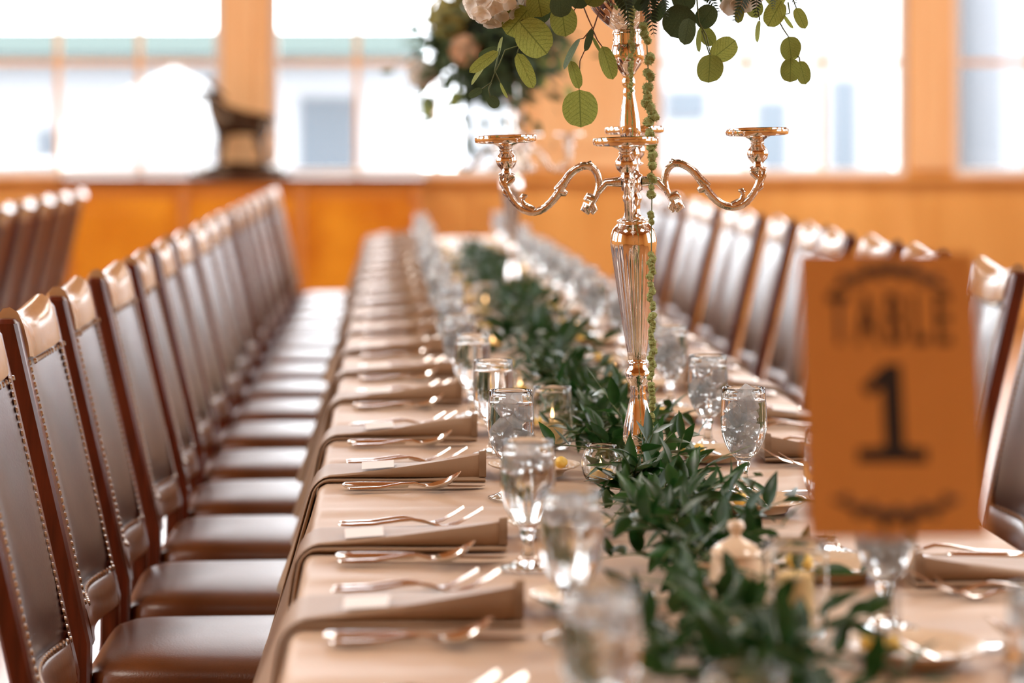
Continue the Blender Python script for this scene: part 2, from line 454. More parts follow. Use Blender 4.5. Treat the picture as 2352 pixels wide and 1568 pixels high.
house('shop_building', -14, .6, 40, 48, 3.08, M['facade'], 'pale shop building with a green fascia across the street',
      [(-5.95, -5.6, .95, 1.45), (-8.2, -7.2, .6, 2.2), (-2.9, -2.0, .5, 2.0), (-1.5, -.5, .5, 2.0)], (2.66, 3.06))
house('white_house', 1.6, 9.5, 44, 52, 6.5, M['facade'], 'white house beyond the window nearest the tall candelabra',
      [(5.2, 6.0, 1.6, 2.2), (6.9, 7.5, .6, 2.0), (8.3, 8.8, .6, 2.4)], gable=2.2)
house('grey_house', 11, 19, 42, 50, 7.0, M['facade2'], 'pale grey house seen through the outermost window', [(12.2, 12.5, .3, 2.0), (13.2, 14.2, 1.0, 2.4)])
r = empty('garden_tent', (-3.07, 34, -.5), 0, 'white peaked garden tent outside the window beside the sculpture', 'tent')
m = MB(); n_ = 4
m.add([(-1.5, -1.2, 1.95), (1.5, -1.2, 1.95), (1.5, 1.2, 1.95), (-1.5, 1.2, 1.95), (0, 0, 2.8), (-1.5, -1.2, 1.7), (1.5, -1.2, 1.7), (1.5, 1.2, 1.7), (-1.5, 1.2, 1.7)],
      [(0, 1, 4), (1, 2, 4), (2, 3, 4), (3, 0, 4), (5, 6, 1, 0), (6, 7, 2, 1), (7, 8, 3, 2), (8, 5, 0, 3)]); m.build('canopy', M['tent'], r, smooth=False)
for sx in (-1.45, 1.45):
    for sy in (-1.15, 1.15):
        m = MB(); m.tube([(sx, sy, 0), (sx, sy, 1.8)], .03, 8); m.build('tent_pole', M['white_paint'], r)


def car(x, y, label, rz=0):
    r = empty('parked_car', (x, y, -.5), rz, label, 'car', 'cars parked outside')
    pr = [(-2.1, .35), (-2.1, .75), (-1.95, .9), (-1.2, .98), (-.75, 1.4), (.75, 1.45), (1.35, 1.0), (2.0, .85), (2.1, .6), (2.1, .35)]
    m = MB(); m.loops([[(px, sy * .82 * (.86 if pz > 1.1 else 1), pz) for px, pz in pr] for sy in (-1, 1)]); m.build('body', M['car_paint'], r, smooth=False, bevel=.05)
    m = MB(); m.loops([[(px * .93, sy * .74, pz) for px, pz in ((-1.05, 1.0), (-.72, 1.34), (.7, 1.38), (1.2, 1.0))] for sy in (-1, 1)])
    m.build('car_window', M['dark_glass'], r, smooth=False)
    for wx in (-1.35, 1.35):
        for wy in (-.75, .75):
            m = MB(); m.lathe([(0, -.1), (.28, -.1), (.32, -.06), (.32, .06), (.28, .1), (0, .1)], 20, Matrix.Translation((wx, wy, .32)) @ Matrix.Rotation(pi / 2, 4, 'X')); m.build('wheel', M['rubber'], r)


car(3.9, 30, 'white car parked outside behind the tall candelabra'); car(-5.8, 37, 'pale car parked outside under the green fascia', .1)

# ---------------------------------------------------------------- sideboard and sculpture
SBY, SBZ = 16.15, 1.022
sb = empty('sideboard', (-.99, SBY + .25, 0), 0, 'long orange burl sideboard with dark top under the windows', 'sideboard')
m = MB(); m.box((-1.22, -.25, .05), (1.22, .25, .985)); m.build('body', M['sideboard_frame'], sb, smooth=False, bevel=.006)
m = MB(); m.box((-1.26, -.28, .982), (1.26, .28, SBZ)); m.build('top', M['sideboard_top'], sb, smooth=False, bevel=.006)
m = MB(); m.box((-1.24, -.27, .95), (1.24, .27, .995)); m.build('cornice', M['sideboard_frame'], sb, smooth=False, bevel=.008)
m = MB(); m.box((-1.23, -.262, 0), (1.23, .262, .09)); m.build('plinth', M['sideboard_frame'], sb, smooth=False, bevel=.008)
for i in range(3):
    x0 = -1.2 + i * .8
    d = MB(); d.box((x0 + .03, -.268, .12), (x0 + .77, -.25, .88)); dd = d.build('door', M['sideboard'], sb, smooth=False, bevel=.004)
    d = MB(); d.box((x0 + .12, -.278, .21), (x0 + .68, -.268, .79)); d.build('door_panel', M['sideboard'], dd, smooth=False, bevel=.006)
    d = MB(); d.lathe([(0, 0), (.012, .004), (.009, .016), (.016, .026), (0, .034)], 14, Matrix.Translation((x0 + .73, -.268, .5)) @ Matrix.Rotation(pi / 2, 4, 'X')); d.build('knob', M['brass_nail'], dd)
for x in (-1.2, -.4, .4, 1.2):
    d = MB(); d.tube([(x, -.258, .09), (x, -.258, .95)], .035, 12, flat=1); d.build('column', M['sideboard_frame'], sb)


def skin(name, verts, edges, radii, mt, parent, root=0, sub=2):
    me = bpy.data.meshes.new(name); me.from_pydata(verts, edges, []); me.materials.append(mt)
    o = link(name, me, parent)
    o.modifiers.new('skin', 'SKIN'); sk = me.skin_vertices[0].data
    for i, r_ in enumerate(radii):
        r_ = r_ if hasattr(r_, '__len__') else (r_, r_)
        sk[i].radius = r_; sk[i].use_root = (i == root)
    o.modifiers['skin'].use_smooth_shade = True
    o.modifiers.new('sub', 'SUBSURF').levels = sub; o.modifiers['sub'].render_levels = sub
    return o


rz_ = empty('ram_sculpture', (-1.03, 16.4, SBZ), 0, 'dark bronze sculpture of a standing ram on the sideboard', 'sculpture')
m = MB(); rz_.scale = (1.12,) * 3
rings = []
for z, k_ in ((0, 1), (.03, 1.0), (.045, .93), (.07, .80), (.085, .7)):
    rings.append([(.31 * k_ * cos(t) * (1 + .05 * sin(5 * t)), .13 * k_ * sin(t) * (1 + .06 * cos(3 * t)), z + (.01 * sin(3 * t) if z > .05 else 0)) for t in [2 * pi * j / 28 for j in range(28)]])
m.loops(rings); m.build('rock_base', M['bronze'], rz_)
V = [(.13, 0, .36), (.02, 0, .345), (-.10, 0, .37), (-.155, 0, .43), (-.185, 0, .52), (-.235, 0, .515), (-.275, 0, .49)]
E = [(0, 1), (1, 2), (2, 3), (3, 4), (4, 5), (5, 6)]
RD = [.075, .078, .085, .06, .045, .04, .024]
for sy in (-1, 1):
    b0 = len(V); V += [(.14, sy * .05, .27), (.115, sy * .055, .215), (.155, sy * .055, .16), (.145, sy * .055, .085), (.13, sy * .055, .07)]
    E += [(0, b0), (b0, b0 + 1), (b0 + 1, b0 + 2), (b0 + 2, b0 + 3), (b0 + 3, b0 + 4)]; RD += [.045, .026, .019, .015, .018]
    b0 = len(V); V += [(-.115, sy * .05, .27), (-.11, sy * .05, .19), (-.115, sy * .05, .085), (-.13, sy * .05, .07)]
    E += [(2, b0), (b0, b0 + 1), (b0 + 1, b0 + 2), (b0 + 2, b0 + 3)]; RD += [.035, .02, .014, .018]
b0 = len(V); V += [(.205, 0, .37), (.215, 0, .33)]; E += [(0, b0), (b0, b0 + 1)]; RD += [.02, .014]
skin('body', V, E, RD, M['bronze'], rz_)
for sy in (-1, 1):
    m = MB(); pts = []; rr = []
    for i in range(16):
        a = i / 15 * 1.55 * pi; q = .062 - .022 * i / 15
        pts.append((-.155 + q * cos(a + pi * .72) + .02, sy * (.028 + .045 * i / 15), .545 + q * sin(a * -1 + pi * .72))); rr.append(.024 * (1 - .8 * i / 15))
    m.tube(pts, rr, 10); m.build('horn', M['bronze'], rz_)
    m = MB(); m.tube([(-.18, sy * .04, .53), (-.165, sy * .07, .525), (-.15, sy * .085, .51)], [.01, .014, .004], 8, flat=.6); m.build('ear', M['bronze'], rz_)

# ---------------------------------------------------------------- long table and cloth
TX0, TX1, TY0, TY1, TZ = -.0955, .85, 1.25, 12.95, .75
tb = empty('banquet_table', ((TX0 + TX1) / 2, (TY0 + TY1) / 2, 0), 0, 'long banquet table hidden under the tan cloth', 'table')
hx, hy = (TX1 - TX0) / 2 - .004, (TY1 - TY0) / 2 - .004
m = MB(); m.box((-hx, -hy, .705), (hx, hy, .744)); m.build('tabletop', M['mahogany'], tb, smooth=False)
for y in (-5.6, -2.8, 0, 2.8, 5.6):
    for x in (-.36, .36):
        m = MB(); m.box((x - .03, y - .03, 0), (x + .03, y + .03, .705)); m.build('leg', M['mahogany'], tb, smooth=False)

PH = [rnd.uniform(0, 6.28) for _ in range(8)]


def wave(Y, s):
    q = 0 if s > 0 else 2.1
    return .62 * sin(2 * pi * Y / .44 + PH[0] + q) + .38 * sin(2 * pi * Y / .27 + PH[1] + q) + .3 * sin(2 * pi * Y / .83 + PH[2])


def drop(a, Y, s):
    """arc length a past a table edge -> (outward, downward); s tells the two sides apart"""
    r = .016; q = r * pi / 2
    if a <= 0: return 0, 0
    if a < q: return r * sin(a / r) - 0, r * (1 - cos(a / r))
    b = a - q
    out = r + b * .235 + wave(Y, s) * .14 * b
    return out, r + b * (.955)


def wrinkle(x, Y):
    return .0012 * sin(9 * x + 3.1 * Y + 1.3 * sin(2.1 * Y)) + .0011 * sin(23 * Y + 6 * x + PH[3]) + .0011 * sin(47 * Y - 11 * x + 2 * sin(5 * x)) + .0007 * sin(83 * Y + 7 * x + 2 * sin(9 * x + Y))


DROP = .262
ss = [-DROP + i * .018 for i in range(10)] + [-.1 + .018 * i for i in range(4)] + [-.034, -.025, -.019, -.0125, -.006, 0]
inner = [(TX1 - TX0) * i / 26 for i in range(1, 26)]
sA = [(v, 'l') for v in ss] + [(v, 'm') for v in inner] + [(-v, 'r') for v in reversed(ss)]
nY = 760
m = MB(); rows = []
tt = [TY0 - DROP + i * DROP / 8 for i in range(8)] + [TY0 + (TY1 - TY0) * i / nY for i in range(nY + 1)] + [TY1 + DROP * (i + 1) / 9 for i in range(9)]
vs = []
for t in tt:
    for s_, side in sA:
        ax = max(0, -s_) if side == 'l' else (max(0, s_) if side == 'r' else 0)
        ay = max(0, TY0 - t, t - TY1); Yc = min(max(t, TY0), TY1)
        sg = -1 if side == 'l' else 1
        ox, dx = drop(ax, t, sg); oy, dy = drop(ay, (s_ if side == 'm' else 0) * 2 + 5, sg)
        x = {'l': TX0, 'm': TX0 + s_, 'r': TX1}[side]
        if ax > 0: x += sg * ox
        y = Yc + (oy if t > TY1 else -oy if t < TY0 else 0)
        z = TZ - max(dx, dy)
        if ax == 0 and ay == 0: z += wrinkle(x, y) + .0005
        vs.append((x, y, z))
nc = len(sA); fs = []
for i in range(len(tt) - 1):
    for j in range(nc - 1):
        fs.append((i * nc + j, i * nc + j + 1, (i + 1) * nc + j + 1, (i + 1) * nc + j))
m.add(vs, fs)
tc = m.build('tablecloth', M['cloth'], angle=None)
tag(tc, 'tan cloth draped over the whole long table', 'tablecloth')
tcm = tc.modifiers.new('thick', 'SOLIDIFY'); tcm.thickness = .0015; tcm.offset = -1

# ---------------------------------------------------------------- chairs
ORD = 'first second third fourth fifth sixth seventh eighth ninth tenth eleventh twelfth thirteenth fourteenth fifteenth sixteenth seventeenth eighteenth nineteenth twentieth twenty-first twenty-second'.split()


def xl(z): return -.22 - .12 * (z - .5) / .517


def make_chair(wood):
    root = empty('dining_chair')
    for sy in (-1, 1):
        m = MB(); rings = []
        path = [(-.285, 0), (-.245, .22), (-.222, .42), (-.221, .5), (xl(.62), .62), (xl(.8), .8), (xl(1.01), 1.01), (xl(1.017), 1.017)]
        for i, (px, pz) in enumerate(path):
            k_ = .72 if i == len(path) - 1 else 1
            a, b, c = .0165 * k_, .0185 * k_, .005 * k_; y = sy * .184
            rings.append([(px - a + c, y - b, pz), (px + a - c, y - b, pz), (px + a, y - b + c, pz), (px + a, y + b - c, pz), (px + a - c, y + b, pz), (px - a + c, y + b, pz), (px - a, y + b - c, pz), (px - a, y - b + c, pz)])
        m.loops(rings); m.build('back_post', wood, root, angle=35)
    def loopgrid(name, prof, mt, zmod=None, ny=15, hw=.164):
        m = MB(); rings = []
        for j in range(ny):
            q = -1 + 2 * j / (ny - 1); y = hw * q
            e = abs(q) ** 6; rec = -.024 * cos(q * pi / 2)
            ring = []
            for (dx, z, wgt) in prof:
                zz = z + (zmod(q, wgt) if zmod else 0)
                ring.append((xl(zz) + (dx - .002) * (1 - .35 * e) + rec * 1.0, y, zz))
            rings.append(ring)
        m.loops(rings); return m.build(name, mt, root, angle=50)
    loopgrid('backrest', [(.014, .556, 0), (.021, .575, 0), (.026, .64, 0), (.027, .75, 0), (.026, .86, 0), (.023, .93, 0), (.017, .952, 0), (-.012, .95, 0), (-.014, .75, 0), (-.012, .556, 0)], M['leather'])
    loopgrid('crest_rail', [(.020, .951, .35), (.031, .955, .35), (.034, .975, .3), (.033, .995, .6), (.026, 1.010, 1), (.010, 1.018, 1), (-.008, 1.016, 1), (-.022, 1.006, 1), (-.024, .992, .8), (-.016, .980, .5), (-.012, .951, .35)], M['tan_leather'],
             lambda q, w_: (.026 * q * q - .010) * w_ if w_ > .4 else -.012 * cos(q * pi / 2) * (w_ > .32))
    loopgrid('lower_rail', [(.016, .487, 0), (.024, .492, 0), (.028, .52, 0), (.026, .548, 0), (.018, .555, 0), (-.012, .555, 0), (-.014, .52, 0), (-.012, .487, 0)], M['brown_leather'], ny=11)
    # seat cushion
    m = MB(); rings = []
    def rr(z, ins):
        ring = []; n = 40
        for j in range(n):
            t = 2 * pi * j / n; c_, s_ = cos(t), sin(t); p = .28
            x = .008 + (.222 - ins) * (abs(c_) ** p) * (1 if c_ > 0 else -1)
            hwid = .214 + .012 * (x / .22)
            y = (hwid - ins) * (abs(s_) ** p) * (1 if s_ > 0 else -1)
            ring.append((x, y, z))
        return ring
    for z, ins in ((.398, .006), (.405, 0), (.425, -.003), (.446, -.001), (.458, .008), (.466, .026), (.472, .06), (.476, .11), (.478, .17)): rings.append(rr(z, ins))
    m.loops(rings); m.build('seat', M['seat_leather'], root, angle=60)
    m = MB(); m.box((-.20, -.19, .345), (.205, .19, .400)); m.build('seat_frame', wood, root, smooth=False, bevel=.004)
    for sy in (-1, 1):
        m = MB(); m.loops([[(.19 + dx * k_, sy * .185 + dy * k_, z) for dx, dy in ((-.02, -.02), (.02, -.02), (.02, .02), (-.02, .02))] for z, k_ in ((0, .75), (.20, .9), (.38, 1), (.40, 1))])
        m.build('front_leg', wood, root, smooth=False)
    m = MB(); m.box((-.25, -.185, .16), (.19, -.165, .19)); m.box((-.25, .165, .16), (.19, .185, .19)); m.box((-.03, -.17, .162), (-.005, .17, .188)); m.build('stretcher', wood, root, smooth=False)
    # nailheads
    m = MB()
    dome = [[(.0052 * cos(2 * pi * j / 7), .0052 * sin(2 * pi * j / 7), 0) for j in range(7)], [(.0036 * cos(2 * pi * j / 7), .0036 * sin(2 * pi * j / 7), .0028) for j in range(7)]]
    def nail(x, y, z, yaw=0):
        Mx = Matrix.Translation((x, y, z)) @ Matrix.Rotation(yaw, 4, 'Z') @ Matrix.Rotation(pi / 2 - .23, 4, 'Y')
        m.loops(dome, M=Mx)
    for sy in (-1, 1):
        n = 34
        for i in range(n):
            z = .56 + (.945 - .56) * i / (n - 1); nail(xl(z) + .0165, sy * .1665, z)
    for i in range(22):
        q = -1 + 2 * (i + .5) / 22; rec = -.024 * cos(q * pi / 2)
        z = .948 - .012 * cos(q * pi / 2); nail(xl(z) + .026 + rec, .162 * q, z)
        z = .556; nail(xl(z) + .0215 + rec, .162 * q, z)
    tag(m.build('nailheads', M['brass_nail'], root), kind='stuff')
    return root


proto = make_chair(M['mahogany'])
used = []


def chair(x, y, rz, label, group):
    o = proto if not used else copy_tree(proto)
    used.append(o); o.location = (x, y, 0); o.rotation_euler = (0, 0, rz)
    tag(o, label, 'chair', group); return o


LY = [0, 3.37, 3.95, 4.49, 5.04, 5.58, 6.14, 6.75, 7.33, 7.92, 8.5, 9.1, 9.67, 10.25, 10.83, 11.4, 11.95, 12.5]
for i, y in enumerate(LY):
    lab = ('dark leather dining chair cut by the frame edge, nearest in the row whose seats show' if i == 1 else
           'dark leather dining chair, %s nearest in the row whose seats show' % ORD[i - 1] if i else None)
    if i == 0: continue
    chair(-.26 + rnd.uniform(-.008, .008), y, R(rnd.uniform(-1.5, 1.5)), lab, 'leather chairs in the row whose seats show')
ry = [4.66, 5.255, 5.95, 6.49, 7.0, 7.5, 8.12, 8.66, 9.2, 9.75, 10.3, 10.85, 11.4, 11.95, 12.5]
for i, y in enumerate(ry):
    chair(1.02 + rnd.uniform(-.012, .012), y, pi + R(rnd.uniform(-1.5, 1.5)), 'dark leather dining chair, %s nearest in the row behind the table number card' % ORD[i],
          'leather chairs in the row behind the table number')
by = [8.55, 9.15, 9.72, 10.3, 10.9, 11.5, 12.1]
for i, y in enumerate(by):
    chair(-1.93, y + .0, pi, 'brown dining chair seen from behind, %s nearest in the separate row before the sideboard' % ORD[i], 'chairs of the neighbouring table')
# ---------------------------------------------------------------- tableware prototypes


def flat_bar(path, n=8):
    """path: (s, z, halfwidth, halfthick) rows along +x"""
    rings = []
    for s, z, hw, ht in path:
        rings.append([(s, hw * cos(2 * pi * j / n), z + ht * sin(2 * pi * j / n)) for j in range(n)])
    return rings


def fork_mesh(L):
    k_ = L / .205; m = MB()
    m.loops(flat_bar([(0, .0042, .002, .001), (.004, .0045, .0085, .0016), (.02, .0045, .010, .002), (.05, .0055, .007, .0022), (.085, .0105, .0045, .0024), (.105, .0125, .004, .0026),
                      (.122, .0095, .0045, .0024), (.135, .0055, .009, .002), (.146, .0035, .012, .0016), (.158, .004, .0125, .0014)]))
    for q in (-1.5, -.5, .5, 1.5):
        m.loops(flat_bar([(.155, .0038, .0022, .0013), (.17, .008, .0020, .0013), (.188, .018, .0017, .0011), (.205, .029, .0010, .0008)], 6), M=Matrix.Translation((0, q * .0062, 0)))
    m.v = [(a * k_, b, c * k_) for a, b, c in m.v]
    return m.mesh('fork', M['silver'], angle=50)


def spoon_mesh():
    m = MB()
    m.loops(flat_bar([(0, .0042, .002, .001), (.004, .0045, .0085, .0016), (.02, .0045, .010, .002), (.05, .0055, .007, .0022), (.085, .0115, .0045, .0024), (.105, .0125, .004, .0026), (.12, .0085, .005, .0022), (.128, .0065, .007, .0018)]))
    vs = []; n = 9; k_ = 11
    for side in (0, 1):
        for i in range(k_):
            t = i / (k_ - 1); x = .122 + .056 * t; wd = .0195 * sqrt(max(0, 1 - (2 * (t - .48) / 1.04) ** 2)) + .001
            for j in range(n):
                q = -1 + 2 * j / (n - 1)
                dep = .009 * (1 - q * q) * sin(pi * min(1, t * 1.02)) ** .7
                z = .0105 + .020 * t * t - dep + (.0014 if side else 0) - .002 * (1 - t)
                vs.append((x, wd * q, z))
    fs = []; o = k_ * n
    for i in range(k_ - 1):
        for j in range(n - 1):
            a = i * n + j; fs.append((a, a + 1, a + n + 1, a + n)); fs.append((o + a, o + a + n, o + a + n + 1, o + a + 1))
    for i in range(k_ - 1):
        a = i * n; fs.append((a, a + n, o + a + n, o + a)); a = i * n + n - 1; fs.append((a + n, a, o + a, o + a + n))
    m.add(vs, fs)
    return m.mesh('spoon', M['silver'], angle=60)


def knife_mesh():
    m = MB()
    m.loops(flat_bar([(0, .0055, .004, .002), (.004, .0055, .0085, .0045), (.03, .0055, .0095, .005), (.08, .0055, .0075, .0048), (.098, .0055, .006, .0045), (.104, .0055, .0075, .004)], 10))
    m.loops([[(s, y0, z0), (s, y1, z0), (s, y1, z0 + t_), (s, y0, z0 + t_)] for s, y0, y1, z0, t_ in
             ((.103, -.005, .006, .0045, .002), (.12, -.0085, .007, .004, .0016), (.16, -.0105, .007, .003, .0014), (.20, -.0105, .007, .0024, .0013), (.218, -.006, .007, .0022, .0011), (.226, .004, .006, .0022, .001))])
    return m.mesh('knife', M['silver'], angle=50)


ME = dict(fork=fork_mesh(.205), salad=fork_mesh(.178), spoon=spoon_mesh(), knife=knife_mesh())

# water goblet
FL = 20
GO = [(0, 0), (.0335, 0), (.036, .0012), (.0355, .0028), (.026, .0055), (.0155, .010), (.0095, .017), (.0068, .026), (.0062, .034), (.0080, .041), (.0105, .047), (.0098, .051), (.0130, .056), (.0215, .065),
      (.0285, .078), (.0328, .090), (.0355, .104), (.0358, .118), (.0350, .138), (.0336, .157), (.0330, .1655), (.0322, .1662)]
GI = [(.0316, .1655), (.0323, .157), (.0337, .138), (.0345, .118), (.0342, .104), (.0314, .090), (.027, .079), (.0195, .068), (.010, .062), (0, .060)]


def gmod(i, r, z, t):
    if .05 < z < .112: return .00065 * cos(t * FL) * sin(pi * (z - .05) / .062)
    return 0


m = MB(); m.lathe(GO + GI, 60, mod=lambda i, r, z, t: gmod(i, r, z, t) if i < len(GO) else 0); GOB = m.mesh('goblet', M['glass'], angle=None)
m = MB(); m.lathe([(0, .0598), (.0102, .0618), (.0197, .0678), (.0272, .0788), (.0316, .0898), (.0344, .1038), (.0347, .118), (.0340, .138), (.0337, .1475), (.0325, .1482), (0, .1478)], 40)
WAT = m.mesh('water', M['water'], angle=50)


def ice_mesh(seed, n, z0, z1):
    q = random.Random(seed); m = MB()
    for i in range(n):
        z = z0 + (z1 - z0) * (i + q.random()) / n; rmax = min(.020, .007 + (z - .06) * .7)
        a = q.uniform(0, 6.28); r_ = rmax * sqrt(q.random()); s_ = q.uniform(.0085, .0125)
        bm = bmesh.new(); bmesh.ops.create_cube(bm, size=2)
        bmesh.ops.bevel(bm, geom=bm.edges[:], offset=.16, segments=1, affect='EDGES')
        Mx = Matrix.Translation((r_ * cos(a), r_ * sin(a), z)) @ Quaternion((q.gauss(0, 1), q.gauss(0, 1), q.gauss(0, 1), q.gauss(0, 1))).normalized().to_matrix().to_4x4() @ Matrix.Diagonal((s_, s_ * q.uniform(.7, 1), s_ * q.uniform(.6, 1), 1))
        m.add([v.co.copy() for v in bm.verts], [[v.index for v in f.verts] for f in bm.faces], Mx); bm.free()
    return m.mesh('ice', M['ice'])


ICE = [ice_mesh(3, 17, .07, .150), ice_mesh(4, 17, .07, .152), ice_mesh(5, 5, .132, .150)]
gl_used = 0


def goblet(x, y, label, group, full=True):
    global gl_used
    r = empty('water_goblet', (x, y, TZ + .0025), rnd.uniform(0, 6), label, 'glass', group)
    link('bowl', GOB, r); link('water', WAT, r)
    if full is not None:
        tag(link('ice', ICE[rnd.randrange(2)] if full else ICE[2], r), kind='stuff')
    return r


# bread plate with a moulded rim
def pmod(i, r, z, t):
    if .052 < r < .071 and i < 9: return .0
    return 0


m = MB(); n = 72; rings = []
pp = [(0, .006), (.030, .006), (.044, .0068), (.049, .010), (.054, .0135), (.058, .0148), (.063, .0158), (.068, .0168), (.073, .0185), (.0755, .0188), (.0758, .0172), (.073, .0155), (.060, .012), (.050, .006), (.047, .0), (.043, 0), (.042, .003), (0, .0035)]
for i, (r_, z) in enumerate(pp):
    ring = []
    for j in range(n):
        t = 2 * pi * j / n
        e = .0011 * (cos(24 * t + i * 1.3)) if 4 <= i <= 7 else 0
        ring.append((max(r_, 1e-5) * cos(t), max(r_, 1e-5) * sin(t), z + e))
    rings.append(ring)
m.loops(rings, False, False); PLATE = m.mesh('plate', M['porcelain'], angle=50)
m = MB(); rings = []
for i in range(13):
    a = -pi / 2 + pi * i / 12
    rings.append([(.0105 * cos(a) * cos(t) * (1 + .05 * sin(5 * t + i)), .0105 * cos(a) * sin(t) * (1 + .05 * sin(4 * t + 2 * i)), .010 + .010 * sin(a)) for t in [2 * pi * j / 18 for j in range(18)]])
m.loops(rings); BUT = m.mesh('butter', M['butter'], angle=None)
m = MB()
m.loops(flat_bar([(0, .0025, .003, .001), (.003, .003, .0085, .0018), (.012, .003, .0095, .002), (.022, .003, .006, .0022), (.04, .003, .004, .0024), (.062, .003, .0035, .0022), (.07, .003, .0055, .0016), (.09, .0025, .0075, .0010), (.112, .0022, .0075, .0008), (.122, .002, .003, .0006)], 10))
SPREAD = m.mesh('spreader', M['silver'], angle=50)


def bread_plate(x, y, label, side, idx, group):
    p = link('bread_plate', PLATE, None, (x, y, TZ + .0028), (0, 0, rnd.uniform(0, 6))); tag(p, label, 'plate', group)
    s = 1 if side == 'a' else -1
    where = 'the %s plate on the %s' % (ORD[idx], SIDE[side])
    bx_ = x - .047 if side == 'b' else x + .045
    for q, (dx, dy) in enumerate(((0, .008), (.0215 if side == 'b' else -.0215, -.010))):
        o = link('butter_ball', BUT, None, (bx_ + dx, y + dy - .006, TZ + .0028 + .0098), (rnd.uniform(-.2, .2), 0, rnd.uniform(0, 6)))
        tag(o, ('far' if q == 0 else 'near') + ' yellow butter ball on ' + where, 'butter', 'butter balls on the bread plates')
    o = link('butter_spreader', SPREAD, None, (x - .035 * (1 if side == 'b' else -1), y + .062, TZ + .0028 + .018), (0, .10, R(-62 if side == 'b' else -118)))
    tag(o, 'small silver butter spreader lying across ' + where, 'knife', 'butter spreaders')


SIDE = dict(a='visible-seat side', b='number-card side')


# napkin: a folded strip with an open raised end, running over the table edge and hanging down
def napkin(yn, sgn, label, group, seed):
    """yn: near edge; sgn -1: table edge TX0 (strip runs inward +x), +1: table edge TX1"""
    q = random.Random(seed); W = q.uniform(.150, .165); Lt = q.uniform(.248, .262) if sgn < 0 else q.uniform(.192, .204); hang = .262; lift = q.uniform(.030, .040); skew = q.uniform(-.012, .012)
    edge = TX0 if sgn < 0 else TX1
    root = empty('napkin', (edge, yn, TZ), 0, label, 'napkin', group)
    def pos(l, yy, zz):
        """l>0 on the table from the edge, l<0 past it; zz height above cloth"""
        y = yn + yy
        if l >= 0:
            x = edge - sgn * l; z = TZ + .003 + zz
        else:
            o_, d_ = drop(-l, y, sgn); ang = min(1, -l / .025)
            x = edge + sgn * (o_ + (zz + .003) * ang); z = TZ - d_ + (zz + .003) * (1 - ang)
        return Vector((x - edge, y - yn, z - TZ))
    ls = [Lt - .0, Lt - .004, Lt - .02] + [Lt - .02 - (Lt - .03) * i / 12 for i in range(1, 12)] + [.012, .004, -.004, -.010, -.016, -.022] + [-.022 - (hang - .022) * i / 12 for i in range(1, 13)]
    def layer(zb, top_fn, name, y0, y1, hemcol):
        rings = []; ny = 9
        for l in ls:
            ring = []
            sk = skew * max(0, l) / Lt
            tn = top_fn(l)   # (height at near edge, height at far edge)
            h0, h1 = tn
            ring.append(pos(l, y0 + sk + .003, zb))
            ring.append(pos(l, y0 + sk - .0015, zb + (h0 - zb) * .25)); ring.append(pos(l, y0 + sk - .003, zb + (h0 - zb) * .6)); ring.append(pos(l, y0 + sk + .000, zb + (h0 - zb) * .92))
            for k_ in range(ny):
                f = (k_ + .5) / ny; hh = h0 + (h1 - h0) * (f ** .8)
                hh = max(hh + .0025 * sin(7 * f + 20 * l + seed) * min(1, max(0, l) * 6), zb + .0015)
                ring.append(pos(l, y0 + sk + (y1 - y0) * f, hh))
            ring.append(pos(l, y1 + sk, zb + (h1 - zb) * .5)); ring.append(pos(l, y1 + sk - .003, zb))
            rings.append(ring)
        m = MB(); m.loops(rings); return m.build(name, M['napkin'], root, angle=60)
    def lo(l): return (.0065, .006)
    def up(l):
        f = max(0, min(1, l / Lt)); r_ = f ** 1.25
        return (.0115 + lift * r_, .0095 + .004 * f)
    def zb_up(l): return .0
    layer(.0, lo, 'lower_fold', -.004, W, None)
    layer(.0075, up, 'upper_fold', 0, W - .008, None)
    # stitched hem band across the raised end
    m = MB(); rings = []
    for l in (Lt + .0012, Lt - .010):
        h0, h1 = up(l); ring = []
        for (yy, zz) in ((.0, .0078), (-.0030, .009), (-.0045, .0075 + (h0 - .0075) * .6), (-.0012, h0 - .001), (.004, h0 + .0018)):
            ring.append(pos(l, yy + skew * l / Lt, zz))
        for (yy, zz) in ((.006, h0 - .004), (.004, .0078)): ring.append(pos(l, yy + skew * l / Lt, zz))
        rings.append(ring)
    m.loops(rings); m.build('hem', M['hem'], root, angle=60)
    return root, up, Lt, W


def place_card(x, y, z, label, group, rz, tilt=0):
    m = MB(); w_, d_, h_ = .052, .033, .0070; t_ = .0006
    m.loops([[(s * w_ / 2, y_, z_) for y_, z_ in ((-d_, 0), (0, h_), (d_, 0), (d_ - .001, 0), (0, h_ - t_ * 2), (-d_ + .001, 0))] for s in (-1, 1)])
    o = m.build('place_card', M['paper'], None, (x, y, z), (0, tilt, rz), smooth=False)
    tag(o, label, 'card', group)


